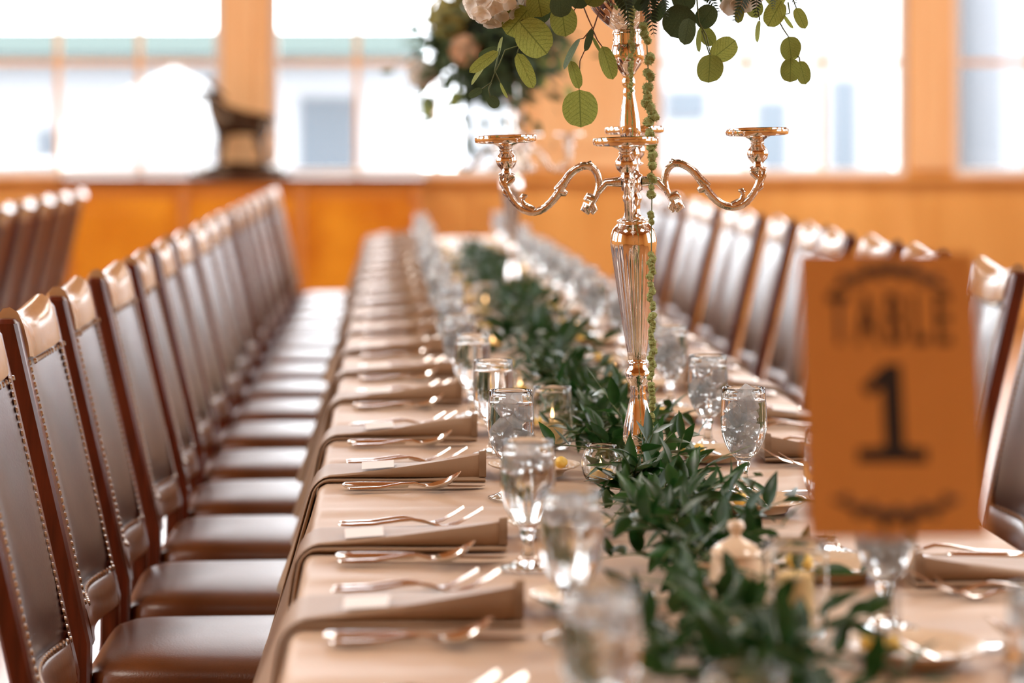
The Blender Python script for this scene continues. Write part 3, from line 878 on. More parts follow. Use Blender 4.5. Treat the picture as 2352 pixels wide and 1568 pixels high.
def setting(yn, side, idx, seed):
    q = random.Random(seed); sgn = -1 if side == 'a' else 1; edge = TX0 if side == 'a' else TX1; inn = -sgn
    wh = '%s setting on the %s' % (ORD[idx], SIDE[side])
    _, up, Lt, W = napkin(yn, sgn, 'folded tan napkin hanging over the table edge, %s' % wh, 'napkins of the ' + SIDE[side], seed)
    l = q.uniform(.062, .082); yy = .030
    if side == 'a' or idx > 1: place_card(edge + inn * l, yn + yy + .012, TZ + .003 + max(up(l)) + .0015, 'white tent place card on the napkin, %s' % wh, 'place cards', R(q.uniform(-7, 7)), R(-4) if side == 'a' else R(4))
    z = TZ + .003
    far, near = (('fork', 'knife') if side == 'a' else ('knife', 'fork'))
    def put(me, nm, dy, dx, lab, cat='cutlery', ang=0):
        rz = (0 if side == 'a' else pi) + R(q.uniform(-1.5, 1.5) + ang)
        o = link(nm, me, None, (edge + inn * ((.028 if side == 'a' else .010) + dx + q.uniform(-.003, .003)), yn + dy, z), (0, 0, rz)); tag(o, lab + ', ' + wh, nm.split('_')[-1], nm.replace('_', ' ') + 's')
    if side == 'a':   # forks beyond the napkin, knife and spoon on the near side
        put(ME['fork'], 'dinner_fork', W + .040, -.002, 'silver dinner fork beside the napkin')
        put(ME['salad'], 'salad_fork', W + .068, .001, 'shorter silver fork, outer one')
        put(ME['knife'], 'dinner_knife', -.062, .0, 'silver dinner knife before the napkin')
        put(ME['spoon'], 'teaspoon', -.092, .004, 'silver teaspoon beside the knife')
    else:
        put(ME['knife'], 'dinner_knife', W + .035, .0, 'silver dinner knife beside the napkin')
        put(ME['spoon'], 'teaspoon', W + .066, .004, 'silver teaspoon beside the knife')
        put(ME['fork'], 'dinner_fork', -.045, -.002, 'silver dinner fork before the napkin')
        put(ME['salad'], 'salad_fork', -.078, .001, 'shorter silver fork, outer one')


yl = [2.11, 2.66, 3.15, 3.78, 4.30, 4.89, 5.44, 6.0] + [6.0 + .565 * i for i in range(1, 13)]
for i, y in enumerate(yl): setting(y, 'a', i, 100 + i)
yr = [2.36, 2.91, 3.47, 4.03, 4.56, 5.12] + [5.12 + .555 * i for i in range(1, 14)]
for i, y in enumerate(yr): setting(y, 'b', i, 200 + i)

gl = [(.186, 2.05, False), (.204, 2.60, False), (.182, 3.03, False), (.1915, 3.62, True), (.1865, 4.11, None), (.170, 4.645, None), (.158, 5.16, True)] + [(.165 + rnd.uniform(-.015, .015), 5.16 + .56 * i, True) for i in range(1, 13)]
for i, (x, y, full) in enumerate(gl):
    goblet(x, y, 'stemmed water goblet, %s nearest on the %s' % (ORD[i], SIDE['a']), 'water goblets', full)
gr = [(.575, 2.04, True), (.5655, 2.66, True), (.592, 3.14, True), (.5560, 3.66, True), (.574, 4.2, True), (.586, 4.85, True)] + [(.585 + rnd.uniform(-.015, .015), 4.85 + .555 * i, True) for i in range(1, 14)]
for i, (x, y, full) in enumerate(gr):
    goblet(x, y, 'stemmed iced water goblet, %s nearest on the %s' % (ORD[i], SIDE['b']), 'water goblets', full)
pl = [2.22, 2.77, 3.30, 3.87] + [3.87 + .56 * i for i in range(1, 15)]
for i, y in enumerate(pl): bread_plate(.243, y, 'ivory bread plate with moulded rim, %s nearest on the %s' % (ORD[i], SIDE['a']), 'a', i, 'bread plates')
pr = [2.50, 2.98, 3.50, 4.05] + [4.05 + .555 * i for i in range(1, 15)]
for i, y in enumerate(pr): bread_plate(.560 if i != 2 else .549, y, 'ivory bread plate with moulded rim, %s nearest on the %s' % (ORD[i], SIDE['b']), 'b', i, 'bread plates')

# ---------------------------------------------------------------- candles
OBST = []   # (x, y, r) that the garland keeps clear of


def candle(x, y, z, r_, h, label, lit=True):
    c = empty('candle', (x, y, z), 0, label, 'candle', 'lit candles along the garland')
    m = MB(); m.lathe([(0, 0), (r_, 0), (r_, h), (r_ * .92, h + .001), (r_ * .5, h - .002), (0, h - .003)], 24); m.build('wax', M['wax'], c, angle=50)
    m = MB(); m.tube([(0, 0, h - .004), (.001, 0, h + .005)], .0009, 6); m.build('wick', M['wick'], c)
    if lit: m = MB(); m.lathe([(0, h + .003), (.0022, h + .006), (.0032, h + .010), (.0025, h + .015), (.0010, h + .020), (0, h + .024)], 12); m.build('flame', M['flame'], c)


m = MB(); m.lathe([(0, 0), (.020, 0), (.024, .002), (.029, .010), (.0325, .024), (.032, .036), (.028, .048), (.0245, .054), (.0255, .058), (.0245, .0585), (.0232, .056), (.0228, .053), (.0262, .047), (.0302, .036), (.0307, .024), (.0275, .011), (.022, .005), (0, .004)], 40)
GLOBE = m.mesh('globe', M['glass'], angle=None)
m = MB(); m.lathe([(0, 0), (.028, 0), (.031, .002), (.034, .012), (.0365, .04), (.0365, .07), (.0345, .10), (.0335, .109), (.0328, .1098), (.0322, .109), (.0332, .10), (.0352, .07), (.0352, .04), (.0327, .013), (.028, .007), (0, .006)], 40)
HURR = m.mesh('hurricane', M['glass'], angle=None)
vot = [('g', .347, 3.80, 'beside the tall candelabra'), ('h', .296, 4.20, 'behind the sharpest goblet'), ('h', .452, 2.60, 'before the ivory sugar pot'), ('h', .302, 1.98, 'at the near end of the garland'),
       ('g', .285, 5.02, 'fifth along the garland'), ('g', .275, 6.10, 'sixth along the garland'), ('h', .300, 7.15, 'before the far candelabra'), ('g', .52, 5.4, 'beyond the candelabra on the number-card side'),
       ('g', .53, 6.6, 'farther on the number-card side'), ('g', .30, 8.6, 'past the far candelabra'), ('h', .52, 8.9, 'past the far candelabra, number-card side'), ('g', .31, 10.2, 'near the far table end')]
for i, (k_, x, y, wh) in enumerate(vot):
    if k_ == 'g':
        o = link('votive_holder', GLOBE, None, (x, y, TZ + .0025)); tag(o, 'round glass votive holder with a lit candle, ' + wh, 'candle holder', 'votive holders')
        candle(x, y, TZ + .0075, .0185, .013, 'small tealight burning in the round glass, ' + wh); OBST.append((x, y, .045))
    else:
        o = link('hurricane_glass', HURR, None, (x, y, TZ + .0025)); tag(o, 'tall glass candle cup, ' + wh, 'candle holder', 'tall candle glasses')
        candle(x, y, TZ + .0095, .0195, .066 if i == 2 else .042, ('unlit yellow candle' if i == 2 else 'cream candle burning') + ' in the tall glass, ' + wh, i != 2); OBST.append((x, y, .048))
# sugar pot
sp = empty('sugar_pot', (.416, 2.80, TZ + .0025), 0, 'ivory ceramic sugar pot with domed knobbed lid', 'pot')
m = MB(); m.lathe([(0, 0), (.022, 0), (.023, .003), (.029, .012), (.0325, .028), (.0315, .044), (.029, .054), (.030, .058), (.028, .058), (.0, .05)], 36); m.build('body', M['porcelain'], sp)
m = MB(); m.lathe([(.0, .056), (.0295, .0585), (.0305, .061), (.028, .066), (.020, .073), (.010, .078), (.006, .081), (.0055, .085), (.0085, .088), (.0105, .093), (.0085, .0985), (.0, .1005)], 36); m.build('lid', M['porcelain'], sp)
for s in (-1, 1):
    m = MB(); m.tube([(s * .030, 0, .045), (s * .043, 0, .047), (s * .046, 0, .034), (s * .040, 0, .022), (s * .029, 0, .018)], .003, 8); m.build('handle', M['porcelain'], sp)
OBST += [(.416, 2.8, .055), (.405, 2.68, .045), (.45, 2.49, .045)]

# ---------------------------------------------------------------- candelabra
K = 1 / 1440.0
CX, CY = .4035, 3.765
prof = [(0, 1117), (84, 1117), (85, 1112), (79, 1106), (62, 1098), (42, 1090), (25, 1080), (16, 1069), (19, 1062), (15, 1055), (17, 1045), (20, 1036), (33, 1029), (39, 1012), (38, 995), (32, 965), (24, 935), (18, 912), (19.5, 906), (17, 901), (19.5, 894), (18, 890), (21, 884), (27, 872), (29, 864), (27, 854), (20, 846), (21.5, 838), (20, 831)]
prof += [(20 + 33 * (i / 14) ** .93, 828 - 262 * i / 14) for i in range(1, 15)]
prof += [(53, 552), (51, 540), (47, 528), (38, 518), (35, 515), (37, 511), (36, 507), (28, 504), (20, 498), (17, 486), (18, 470), (22, 461), (22, 453), (18, 447), (18, 442), (24, 439), (24, 404), (18, 401), (15, 386), (14, 373), (19, 363), (20, 353), (17, 343), (13, 335), (14, 326), (22, 318), (24, 305), (23, 280), (18, 245), (13, 218), (14.5, 212), (12, 205), (15, 196), (15, 187), (12, 180), (20, 165), (30, 152), (37, 138), (37.5, 122), (34, 106), (31, 101), (33.5, 94), (31, 88), (33.5, 80), (32, 73)]
bowlp = [(30, 73), (33, 70), (45, 61), (62, 44), (78, 24), (88, 4), (93, -12), (89, -13), (84, 4), (72, 26), (55, 46), (36, 62), (0, 66)]


def zz(v): return (H - TZ) - (v - V0) * K + .0


def armrz(u, v): return ((1449 - u) * K, zz(v))


def make_candelabra(label, group):
    root = empty('candelabra', (0, 0, 0), 0, label, 'candelabra', group)
    def cut(i0, i1, name, n=72, mod=None):
        m = MB(); m.lathe([(r_ * K, zz(v)) for r_, v in prof[i0:i1]], n, mod=mod); return m.build(name, M['candelabra'], root, angle=None)
    iA = next(i for i, p in enumerate(prof) if p[1] == 1062); iB = next(i for i, p in enumerate(prof) if p[1] == 831); iC = next(i for i, p in enumerate(prof) if p[1] == 504)
    cut(0, iA + 1, 'base'); cut(iA, iB + 1, 'lower_stem')
    def fl(i, r_, z, t):
        f = min(1, max(0, i - .5)) * min(1, max(0, (14 - i) / 2)); return 1.5 * K * f * (abs(cos(t * 13)) - .6)
    cut(iB, iC + 1, 'fluted_vase', 156, fl)
    cut(iC, len(prof), 'upper_stem')
    m = MB(); m.lathe([(r_ * K, zz(v)) for r_, v in bowlp], 64); m.build('flower_bowl', M['candelabra'], root, angle=None)
    apts = [(1349, 486), (1356, 470), (1364, 455), (1371, 438), (1374, 418), (1370, 399), (1360, 385), (1346, 380), (1329, 384), (1310, 397), (1294, 418), (1280, 441), (1262, 463), (1240, 479), (1217, 484), (1195, 476), (1176, 457), (1163, 433), (1158, 412), (1160, 398)]
    for a in range(4):
        az = pi + a * pi / 2 - R(8)
        Mz = Matrix.Rotation(az, 4, 'Z')
        def P3(u, v, off=0):
            r_, z = armrz(u, v); return Vector((r_, off, z))
        # arm
        m = MB(); pts = [P3(u, v) for u, v in apts]
        dense = []
        for i in range(len(pts) - 1):
            p0, p1, p2, p3 = pts[max(i - 1, 0)], pts[i], pts[i + 1], pts[min(i + 2, len(pts) - 1)]
            for k_ in range(4):
                t = k_ / 4
                dense.append(.5 * ((2 * p1) + (p2 - p0) * t + (2 * p0 - 5 * p1 + 4 * p2 - p3) * t * t + (3 * p1 - p0 - 3 * p2 + p3) * t ** 3))
        dense.append(pts[-1]); nn = len(dense)
        rad = [(.0042 + .0019 * sin(pi * i / nn)) * (1 + .08 * (i % 2)) for i in range(nn)]
        m.tube(dense, rad, 10, Mz); arm = m.build('arm', M['candelabra_arm'], root, angle=50)
        # ornaments on the arm: acanthus, collar, scroll, finial
        m = MB()
        m.tube([P3(1372, 440), P3(1390, 420), P3(1425, 419)], [.006, .0065, .0085], 10, Mz)
        m.build('bracket', M['candelabra_arm'], arm, angle=50)
        for (q0, q1, q2, r0) in (((1356, 384), (1352, 374), (1358, 371), .004), ((1340, 386), (1331, 377), (1329, 379), .0035), ((1294, 418), (1283, 428), (1271, 433), .0048), ((1283, 440), (1296, 441), (1300, 438), .0042),
                                 ((1362, 458), (1347, 452), (1340, 459), .005), ((1347, 470), (1340, 480), (1350, 491), .0055), ((1357, 470), (1362, 482), (1356, 492), .004),
                                 ((1222, 480), (1200, 468), (1196, 452), .0042), ((1196, 452), (1200, 446), (1208, 446), .0034), ((1158, 425), (1150, 412), (1146, 404), .0035), ((1162, 418), (1176, 406), (1180, 403), .0035),
                                 ((1160, 402), (1146, 399), (1145, 403), .0030), ((1165, 402), (1178, 399), (1181, 403), .0030), ((1166, 445), (1155, 438), (1153, 430), .003)):
            m = MB(); m.tube([P3(*q0), P3(*q1), P3(*q2)], [r0 * 1.5, r0 * 1.35, r0 * .55], 8, Mz); m.build('scroll', M['candelabra_arm'], arm, angle=50)
        # candle cup and drip plate
        r_c = (1449 - 1162) * K
        T = Mz @ Matrix.Translation((r_c, 0, 0))
        m = MB(); m.lathe([(a_ * K, zz(v)) for a_, v in ((0, 402), (9, 402), (10, 399), (18, 397), (19, 394), (12, 391), (11, 386), (14, 382), (21, 374), (24, 364), (23, 355), (16, 346), (14, 342), (16, 339), (14, 336), (17, 331), (27, 325), (34, 322), (34, 320), (0, 320))], 40, T); m.build('candle_cup', M['candelabra'], arm, angle=40)
        m = MB(); m.lathe([(a_ * K, zz(v)) for a_, v in ((0, 321), (66, 321), (70, 319.5), (71.5, 314), (71, 307.5), (69.5, 306), (67.5, 307.5), (67, 312), (60, 314), (0, 314))], 64, T); m.build('drip_plate', M['candelabra'], arm, angle=40)
    return root


cand = make_candelabra('tall silver candelabra holding flowers, standing sharp amid the ruscus garland', 'silver candelabras')
cand2 = copy_tree(cand)
cand.location = (CX + .004, CY, TZ + .0025); cand.rotation_euler = (R(2.3), R(-2.0), 0)
cand2.location = (.421, 7.85, TZ + .0025); cand2.rotation_euler = (0, R(-.5), R(20))
cand2['label'] = 'far blurred silver candelabra nearer the sideboard end of the table'
OBST += [(.345, 3.71, .04), (.338, 3.62, .035)] + [(.243, y_, .082) for y_ in pl] + [(.560, y_, .082) for y_ in pr]
OBST += [(CX, CY, .035), (.42, 7.85, .04)]


# ---------------------------------------------------------------- leaves
def leaf_geo(L, W, kind='pointed', fold=.25, bend=.2, nseg=6):
    """leaf along +x from its base, width along y; returns verts, faces, uvs"""
    vs, uv = [], []; cols = (-1, -.5, 0, .5, 1) if kind == 'round' else (-1, 0, 1)
    for i in range(nseg + 1):
        t = i / nseg
        if kind == 'pointed': wd = W / 2 * (sin(pi * t ** .8) ** .85) * (1 - .25 * t)
        else: wd = W / 2 * sqrt(max(0, 1 - (2 * (t - .5)) ** 2)) ** .92
        wd = max(wd, .0005)
        for c in cols:
            vs.append((L * t, wd * c, abs(c) * wd * fold - bend * L * t * t * .5)); uv.append(((c * (wd / (W / 2)) + 1) / 2, t))
    n = len(cols); fs = []
    for i in range(nseg):
        for j in range(n - 1): fs.append((i * n + j, i * n + j + 1, (i + 1) * n + j + 1, (i + 1) * n + j))
    return vs, fs, uv


def frame(d, up):
    d = d.normalized(); y = up.cross(d)
    if y.length < 1e-4: y = Vector((0, 1, 0))
    y.normalize(); z = d.cross(y)
    return Matrix((d, y, z)).transposed().to_4x4()


RUS = []
for k_ in range(5):
    vs, fs, uv = leaf_geo(.060, .0225 + .002 * k_, 'pointed', .22 + .05 * k_, (-.2, .15, .35, .5, .05)[k_], 6)
    mb = MB(); mb.add(vs, fs, None, uv); RUS.append((mb.mesh('ruscus_leaf', M['ruscus'], angle=None), vs, fs, uv))

gar = empty('garland', (.40, 1.7, TZ + .003), 0, 'dark green ruscus garland running down the middle of the table', 'garland')
GP = Vector((.40, 1.7, TZ + .003))
leaves = []; stems = MB()
q = random.Random(77)


def gx(y):   # centre line of the garland
    pts = [(1.5, .33), (2.4, .365), (3.0, .395), (3.6, .402), (4.4, .40), (6, .40), (8, .41), (13, .40)]
    for (a, b), (c, d) in zip(pts[:-1], pts[1:]):
        if a <= y <= c: return b + (d - b) * (y - a) / (c - a)
    return .40


def blocked(p, pad=0):
    for (x, y, r_) in OBST:
        if (p.x - x) ** 2 + (p.y - y) ** 2 < (r_ + pad) ** 2: return True
    return False


def sprig(p0, d0, L, curl, lscale=1.0, nl=None):
    pts = [p0.copy()]; d = d0.normalized(); n = 9
    for i in range(n):
        d = (d + Vector((q.uniform(-.12, .12), q.uniform(-.12, .12), curl / n + q.uniform(-.06, .06)))).normalized()
        p = pts[-1] + d * L / n
        if p.z < TZ + .010: p.z = TZ + .010; d.z = abs(d.z) * .4
        pts.append(p)
    stems.tube(pts, [.0016 - .0011 * i / n for i in range(n + 1)], 5)
    nl = nl or int(L / .022)
    for i in range(nl):
        t = (i + .6) / nl * n; a = int(min(t, n - 1)); f = t - a
        p = pts[a].lerp(pts[a + 1], min(f, 1)); ax = (pts[a + 1] - pts[a]).normalized()
        ang = i * 2.4 + q.uniform(-.5, .5)
        sd = ax.orthogonal().normalized(); sd = Quaternion(ax, ang) @ sd
        dirv = (ax * q.uniform(.45, .9) + sd * .8 + Vector((0, 0, .15))).normalized()
        if p.z < TZ + .03 and dirv.z < .05: dirv.z = q.uniform(.05, .4)
        sc = lscale * q.uniform(.75, 1.12) * (1 - .25 * i / nl)
        tip = p + dirv * .056 * sc
        if tip.z < TZ + .008 or blocked(tip, .004) or blocked(p, .0): continue
        up = Vector((q.uniform(-.7, .7), q.uniform(-.7, .2), 1)).normalized()
        leaves.append((p, dirv, up, sc, q.randrange(5)))


# deliberate sprays seen sharp in front of the candelabra base
for (u, v, Y, u2, v2, Y2, L) in ((1470, 1080, 3.62, 1340, 1030, 3.55, .13), (1480, 1070, 3.60, 1500, 1000, 3.58, .07), (1490, 1090, 3.58, 1625, 1110, 3.52, .12), (1470, 1120, 3.55, 1370, 1150, 3.45, .12),
                                 (1500, 1130, 3.5, 1610, 1175, 3.42, .12), (1440, 1040, 3.7, 1290, 1000, 3.7, .15), (1480, 1030, 3.85, 1560, 990, 3.85, .10), (1450, 1000, 3.95, 1400, 890, 4.0, .12),
                                 (1480, 1150, 3.45, 1420, 1230, 3.3, .12), (1520, 1140, 3.45, 1540, 1070, 3.45, .10), (1450, 1110, 3.55, 1460, 1060, 3.52, .10), (1500, 1180, 3.4, 1640, 1170, 3.38, .12)):
    a = at(u, v, Y); b = at(u2, v2, Y2); a.z = max(a.z, TZ + .02); sprig(a, b - a, L, -.25, 1.0)
y = 1.62
while y < 10.6:
    near = y < 5.2
    step = (.0085 if y < 3.1 else .0125) if near else .036
    y += step
    spread = .085 if y < 3.1 else .05
    p0 = Vector((gx(y) + q.gauss(0, spread * .5), y + q.uniform(-.02, .02), TZ + q.uniform(.012, .055)))
    if blocked(p0, .0): continue
    th = q.choice((-1, 1)) * q.gauss(pi / 2, .75)
    d = Vector((cos(th), sin(th), q.uniform(.05, .65)))
    if abs(p0.x - gx(y)) > .12: continue
    sprig(p0, d, q.uniform(.09, .15), -.5, 1.0 if near else 1.25, None if near else 6)

# the 300 nearest the focus / largest in view as leaves of their own, the rest one part
def rank(l): return l[3] / l[0].y * (1 if l[0].y > 2.35 else .2) * (1 + .8 * (l[0].z - TZ) / .1) * (1.6 if 3.2 < l[0].y < 4.3 else 1)
leaves.sort(key=rank, reverse=True)
rest = MB()
for i, (p, d, up, sc, k_) in enumerate(leaves):
    Mx = Matrix.Translation(p - GP) @ frame(d, up) @ Matrix.Scale(sc, 4)
    if i < 300:
        o = link('leaf', RUS[k_][0], gar); o.matrix_local = Mx
    else:
        rest.add(RUS[k_][1], RUS[k_][2], Mx, RUS[k_][3])
tag(rest.build('foliage', M['ruscus'], gar, angle=None), kind='stuff')
stems.v = [tuple(Vector(p) - GP) for p in stems.v]
tag(stems.build('stems', M['stem'], gar, angle=None), kind='stuff')

# ---------------------------------------------------------------- bouquets
EUC = {}


def euc(L, W, mt, fold=.12, bend=.15):
    key = (round(L / W, 1), mt, fold)
    if key not in EUC:
        mb = MB(); vs, fs, uv = leaf_geo(1.0, W / L, 'round', fold, bend, 12); mb.add(vs, fs, None, uv); EUC[key] = mb.mesh('eucalyptus_leaf', M[mt], angle=None)
    return EUC[key]


def fern_mesh(L):
    mb = MB(); mb.tube([(0, 0, 0), (L * .5, 0, .01), (L, 0, -.02)], [.0016, .0012, .0004], 5)
    for i in range(11):
        t = .12 + .86 * i / 11; w_ = .038 * (1 - t) ** .8 + .006
        for s in (-1, 1):
            vs, fs, uv = leaf_geo(w_, w_ * .36, 'pointed', .1, .3, 4)
            mb.add(vs, fs, Matrix.Translation((L * t, 0, .01 * sin(pi * t) - .02 * t * t)) @ Matrix.Rotation(s * R(58), 4, 'Z'), uv)
    return mb.mesh('fern_frond', M['fern'], angle=None)


FERN = fern_mesh(.15)


def floret_mesh(mt):
    mb = MB()
    for k_ in range(4):
        vs, fs, uv = leaf_geo(.0155, .0165, 'round', .25, -.3, 5)
        mb.add(vs, fs, Matrix.Rotation(k_ * pi / 2, 4, 'Z') @ Matrix.Rotation(R(-14), 4, 'Y'), uv)
    return mb.mesh('floret', M[mt], angle=None)


FLO = {k_: floret_mesh(k_) for k_ in ('petal', 'petal_green', 'petal_peach')}


def ball(rad, squash=1, n=16):
    mb = MB(); rings = []
    for i in range(1, 10):
        a = -pi / 2 + pi * i / 10
        rings.append([(rad * cos(a) * cos(t), rad * cos(a) * sin(t), rad * squash * sin(a)) for t in [2 * pi * j / n for j in range(n)]])
    mb.loops(rings); return mb


def hydrangea(parent, loc, rad, mt, n, name='hydrangea'):
    h = ball(rad * .86).build(name, M[mt], parent, loc)
    qq = random.Random(int(rad * 1e4) + n)
    for i in range(n):
        z = 1 - 2 * (i + .5) / n; a = i * 2.39996; d = Vector((sqrt(1 - z * z) * cos(a), sqrt(1 - z * z) * sin(a), z))
        o = link('floret', FLO[mt], h); o.matrix_local = Matrix.Translation(d * rad * qq.uniform(.93, 1.04)) @ d.to_track_quat('Z', 'Y').to_matrix().to_4x4() @ Matrix.Rotation(qq.uniform(0, 2), 4, 'Z') @ Matrix.Scale(qq.uniform(.9, 1.25), 4)
    return h


def rose(parent, loc, rad, mt, rot):
    mb = MB()
    for ring, (n, op, sc) in enumerate(((3, .15, .55), (4, .4, .75), (5, .75, .95), (6, 1.1, 1.1))):
        for k_ in range(n):
            vs, fs, uv = leaf_geo(rad * sc * 1.1, rad * sc * 1.25, 'round', .35, -.5, 6)
            mb.add(vs, fs, Matrix.Rotation(k_ * 2 * pi / n + ring, 4, 'Z') @ Matrix.Translation((rad * .1 * (ring + .2), 0, -rad * .2)) @ Matrix.Rotation(-(pi / 2 - op), 4, 'Y'), uv)
    return mb.build('rose', M[mt], parent, loc, rot, angle=None)


BC = at(1445, -165, CY)
bq = empty('bouquet', BC, 0, 'green and white bouquet spilling over the top of the tall sharp candelabra', 'bouquet', 'candelabra bouquets')
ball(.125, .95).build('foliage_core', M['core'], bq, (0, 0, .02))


def bl(p): return Vector(p) - BC


hang = MB(); hangr = MB()
# (base u,v, tip u,v, width px, depth, material)
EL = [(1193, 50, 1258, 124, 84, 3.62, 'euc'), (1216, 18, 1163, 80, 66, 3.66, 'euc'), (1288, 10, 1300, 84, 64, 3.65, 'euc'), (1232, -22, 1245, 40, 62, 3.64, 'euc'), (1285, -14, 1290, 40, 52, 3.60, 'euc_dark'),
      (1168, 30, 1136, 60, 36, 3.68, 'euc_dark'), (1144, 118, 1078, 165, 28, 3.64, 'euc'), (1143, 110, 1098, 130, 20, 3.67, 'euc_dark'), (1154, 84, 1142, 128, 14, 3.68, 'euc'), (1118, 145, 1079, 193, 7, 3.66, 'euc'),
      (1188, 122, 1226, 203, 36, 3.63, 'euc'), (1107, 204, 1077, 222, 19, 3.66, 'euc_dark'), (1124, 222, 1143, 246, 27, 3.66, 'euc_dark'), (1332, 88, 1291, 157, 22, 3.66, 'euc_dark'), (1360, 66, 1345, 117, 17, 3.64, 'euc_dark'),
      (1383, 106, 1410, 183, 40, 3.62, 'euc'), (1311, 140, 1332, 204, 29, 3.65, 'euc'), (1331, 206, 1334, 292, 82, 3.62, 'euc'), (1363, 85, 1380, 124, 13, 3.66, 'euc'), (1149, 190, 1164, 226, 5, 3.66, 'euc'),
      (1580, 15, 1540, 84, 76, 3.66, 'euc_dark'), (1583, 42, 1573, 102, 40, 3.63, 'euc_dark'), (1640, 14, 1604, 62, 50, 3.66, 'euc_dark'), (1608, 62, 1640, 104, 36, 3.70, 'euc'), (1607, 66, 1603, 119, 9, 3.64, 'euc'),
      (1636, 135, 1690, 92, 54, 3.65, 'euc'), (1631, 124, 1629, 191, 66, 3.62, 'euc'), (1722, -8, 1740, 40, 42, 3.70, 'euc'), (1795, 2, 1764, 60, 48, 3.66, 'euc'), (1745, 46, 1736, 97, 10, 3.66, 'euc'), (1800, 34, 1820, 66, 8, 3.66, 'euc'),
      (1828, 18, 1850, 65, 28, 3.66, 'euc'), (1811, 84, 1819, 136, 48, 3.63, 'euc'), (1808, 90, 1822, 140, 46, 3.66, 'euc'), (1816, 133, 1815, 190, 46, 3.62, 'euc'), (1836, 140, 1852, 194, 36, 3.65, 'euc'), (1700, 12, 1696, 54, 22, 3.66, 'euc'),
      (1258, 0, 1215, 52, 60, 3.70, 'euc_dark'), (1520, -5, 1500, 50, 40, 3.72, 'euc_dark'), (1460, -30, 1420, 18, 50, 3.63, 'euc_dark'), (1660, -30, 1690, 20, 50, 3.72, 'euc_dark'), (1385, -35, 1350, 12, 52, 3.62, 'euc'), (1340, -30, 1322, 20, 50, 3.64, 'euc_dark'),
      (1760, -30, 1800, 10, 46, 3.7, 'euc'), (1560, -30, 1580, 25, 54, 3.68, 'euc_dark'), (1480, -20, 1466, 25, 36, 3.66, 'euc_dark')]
for (u1, v1, u2, v2, wpx, Y, mt) in EL:
    a, b = at(u1, v1, Y), at(u2, v2, Y + rnd.uniform(-.012, .012)); d = b - a; L = d.length
    W = wpx * Y / F; thin = W / L < .3
    o = link('eucalyptus_leaf', euc(L, max(W, L * .42) if thin else W, mt, .12 + .06 * rnd.random() // .03 * .03), bq)
    nrm = Vector((rnd.uniform(-.25, .25), -1, rnd.uniform(-.1, .35)))
    if thin:
        side = d.normalized().cross(Vector((0, -1, 0))); nrm = side * 1.0 + Vector((0, -.4, 0))
    o.matrix_local = Matrix.Translation(bl(a)) @ frame(d, nrm) @ Matrix.Scale(L, 4)
for path, red in (([(1215, -20), (1225, 60), (1212, 90), (1190, 105), (1160, 115), (1148, 145), (1137, 165), (1128, 190), (1107, 204)], 0), ([(1128, 190), (1122, 205), (1126, 222)], 0), ([(1200, 85), (1188, 122)], 0), ([(1148, 110), (1136, 163), (1150, 192)], 0), ([(1195, 50), (1232, 20), (1240, -20)], 0),
                  ([(1390, -5), (1378, 20), (1365, 60), (1360, 75), (1350, 100), (1332, 140), (1330, 206)], 1), ([(1362, 62), (1340, 88), (1332, 90)], 1), ([(1362, 70), (1372, 92), (1383, 107)], 1), ([(1338, 10), (1350, 40), (1360, 62)], 1), ([(1330, 5), (1316, 28)], 1),
                  ([(1600, -10), (1605, 50), (1622, 80), (1632, 124)], 0), ([(1612, 70), (1628, 120), (1634, 134)], 0), ([(1785, -5), (1790, 50), (1800, 68), (1811, 84)], 0), ([(1790, -10), (1822, 0), (1829, 18)], 0), ([(1822, 120), (1836, 132), (1837, 141)], 0), ([(1810, 5), (1814, 30), (1800, 34)], 0), ([(1740, 20), (1745, 46)], 0)):
    pts = [bl(at(u, v, 3.665)) for u, v in path]
    (hangr if red else hang).tube(pts, [.0012 - .0005 * i / len(pts) for i in range(len(pts))], 6)
tag(hang.build('stems', M['stem'], bq, angle=None), kind='stuff'); tag(hangr.build('red_stems', M['stem_red'], bq, angle=None), kind='stuff')
hydrangea(bq, bl(at(1133, -6, 3.68)), .040, 'petal', 52)
hydrangea(bq, bl(at(1300, -160, 3.55)), .05, 'petal', 52)
rose(bq, bl(at(1697, -18, 3.66)), .030, 'petal', (R(150), R(-15), 0))
rose(bq, bl(at(1560, -120, 3.56)), .034, 'petal_peach', (R(80), 0, 0))
for (u, v, u2, v2, Y) in ((1715, -40, 1690, 52, 3.62), (1735, -45, 1738, 38, 3.66), (1765, -45, 1780, 22, 3.64), (1420, -40, 1452, 65, 3.60), (1510, -40, 1535, 40, 3.62), (1490, -20, 1500, 82, 3.63), (1190, -40, 1225, 8, 3.66), (1790, -55, 1832, 8, 3.66), (1610, -40, 1650, 30, 3.68), (1250, -60, 1180, 6, 3.7)):
    a, b = at(u, v, Y), at(u2, v2, Y - .02); d = b - a
    o = link('fern_frond', FERN, bq); o.matrix_local = Matrix.Translation(bl(a)) @ frame(d, Vector((rnd.uniform(-.4, .4), -1, .3))) @ Matrix.Scale(d.length / .15, 4)
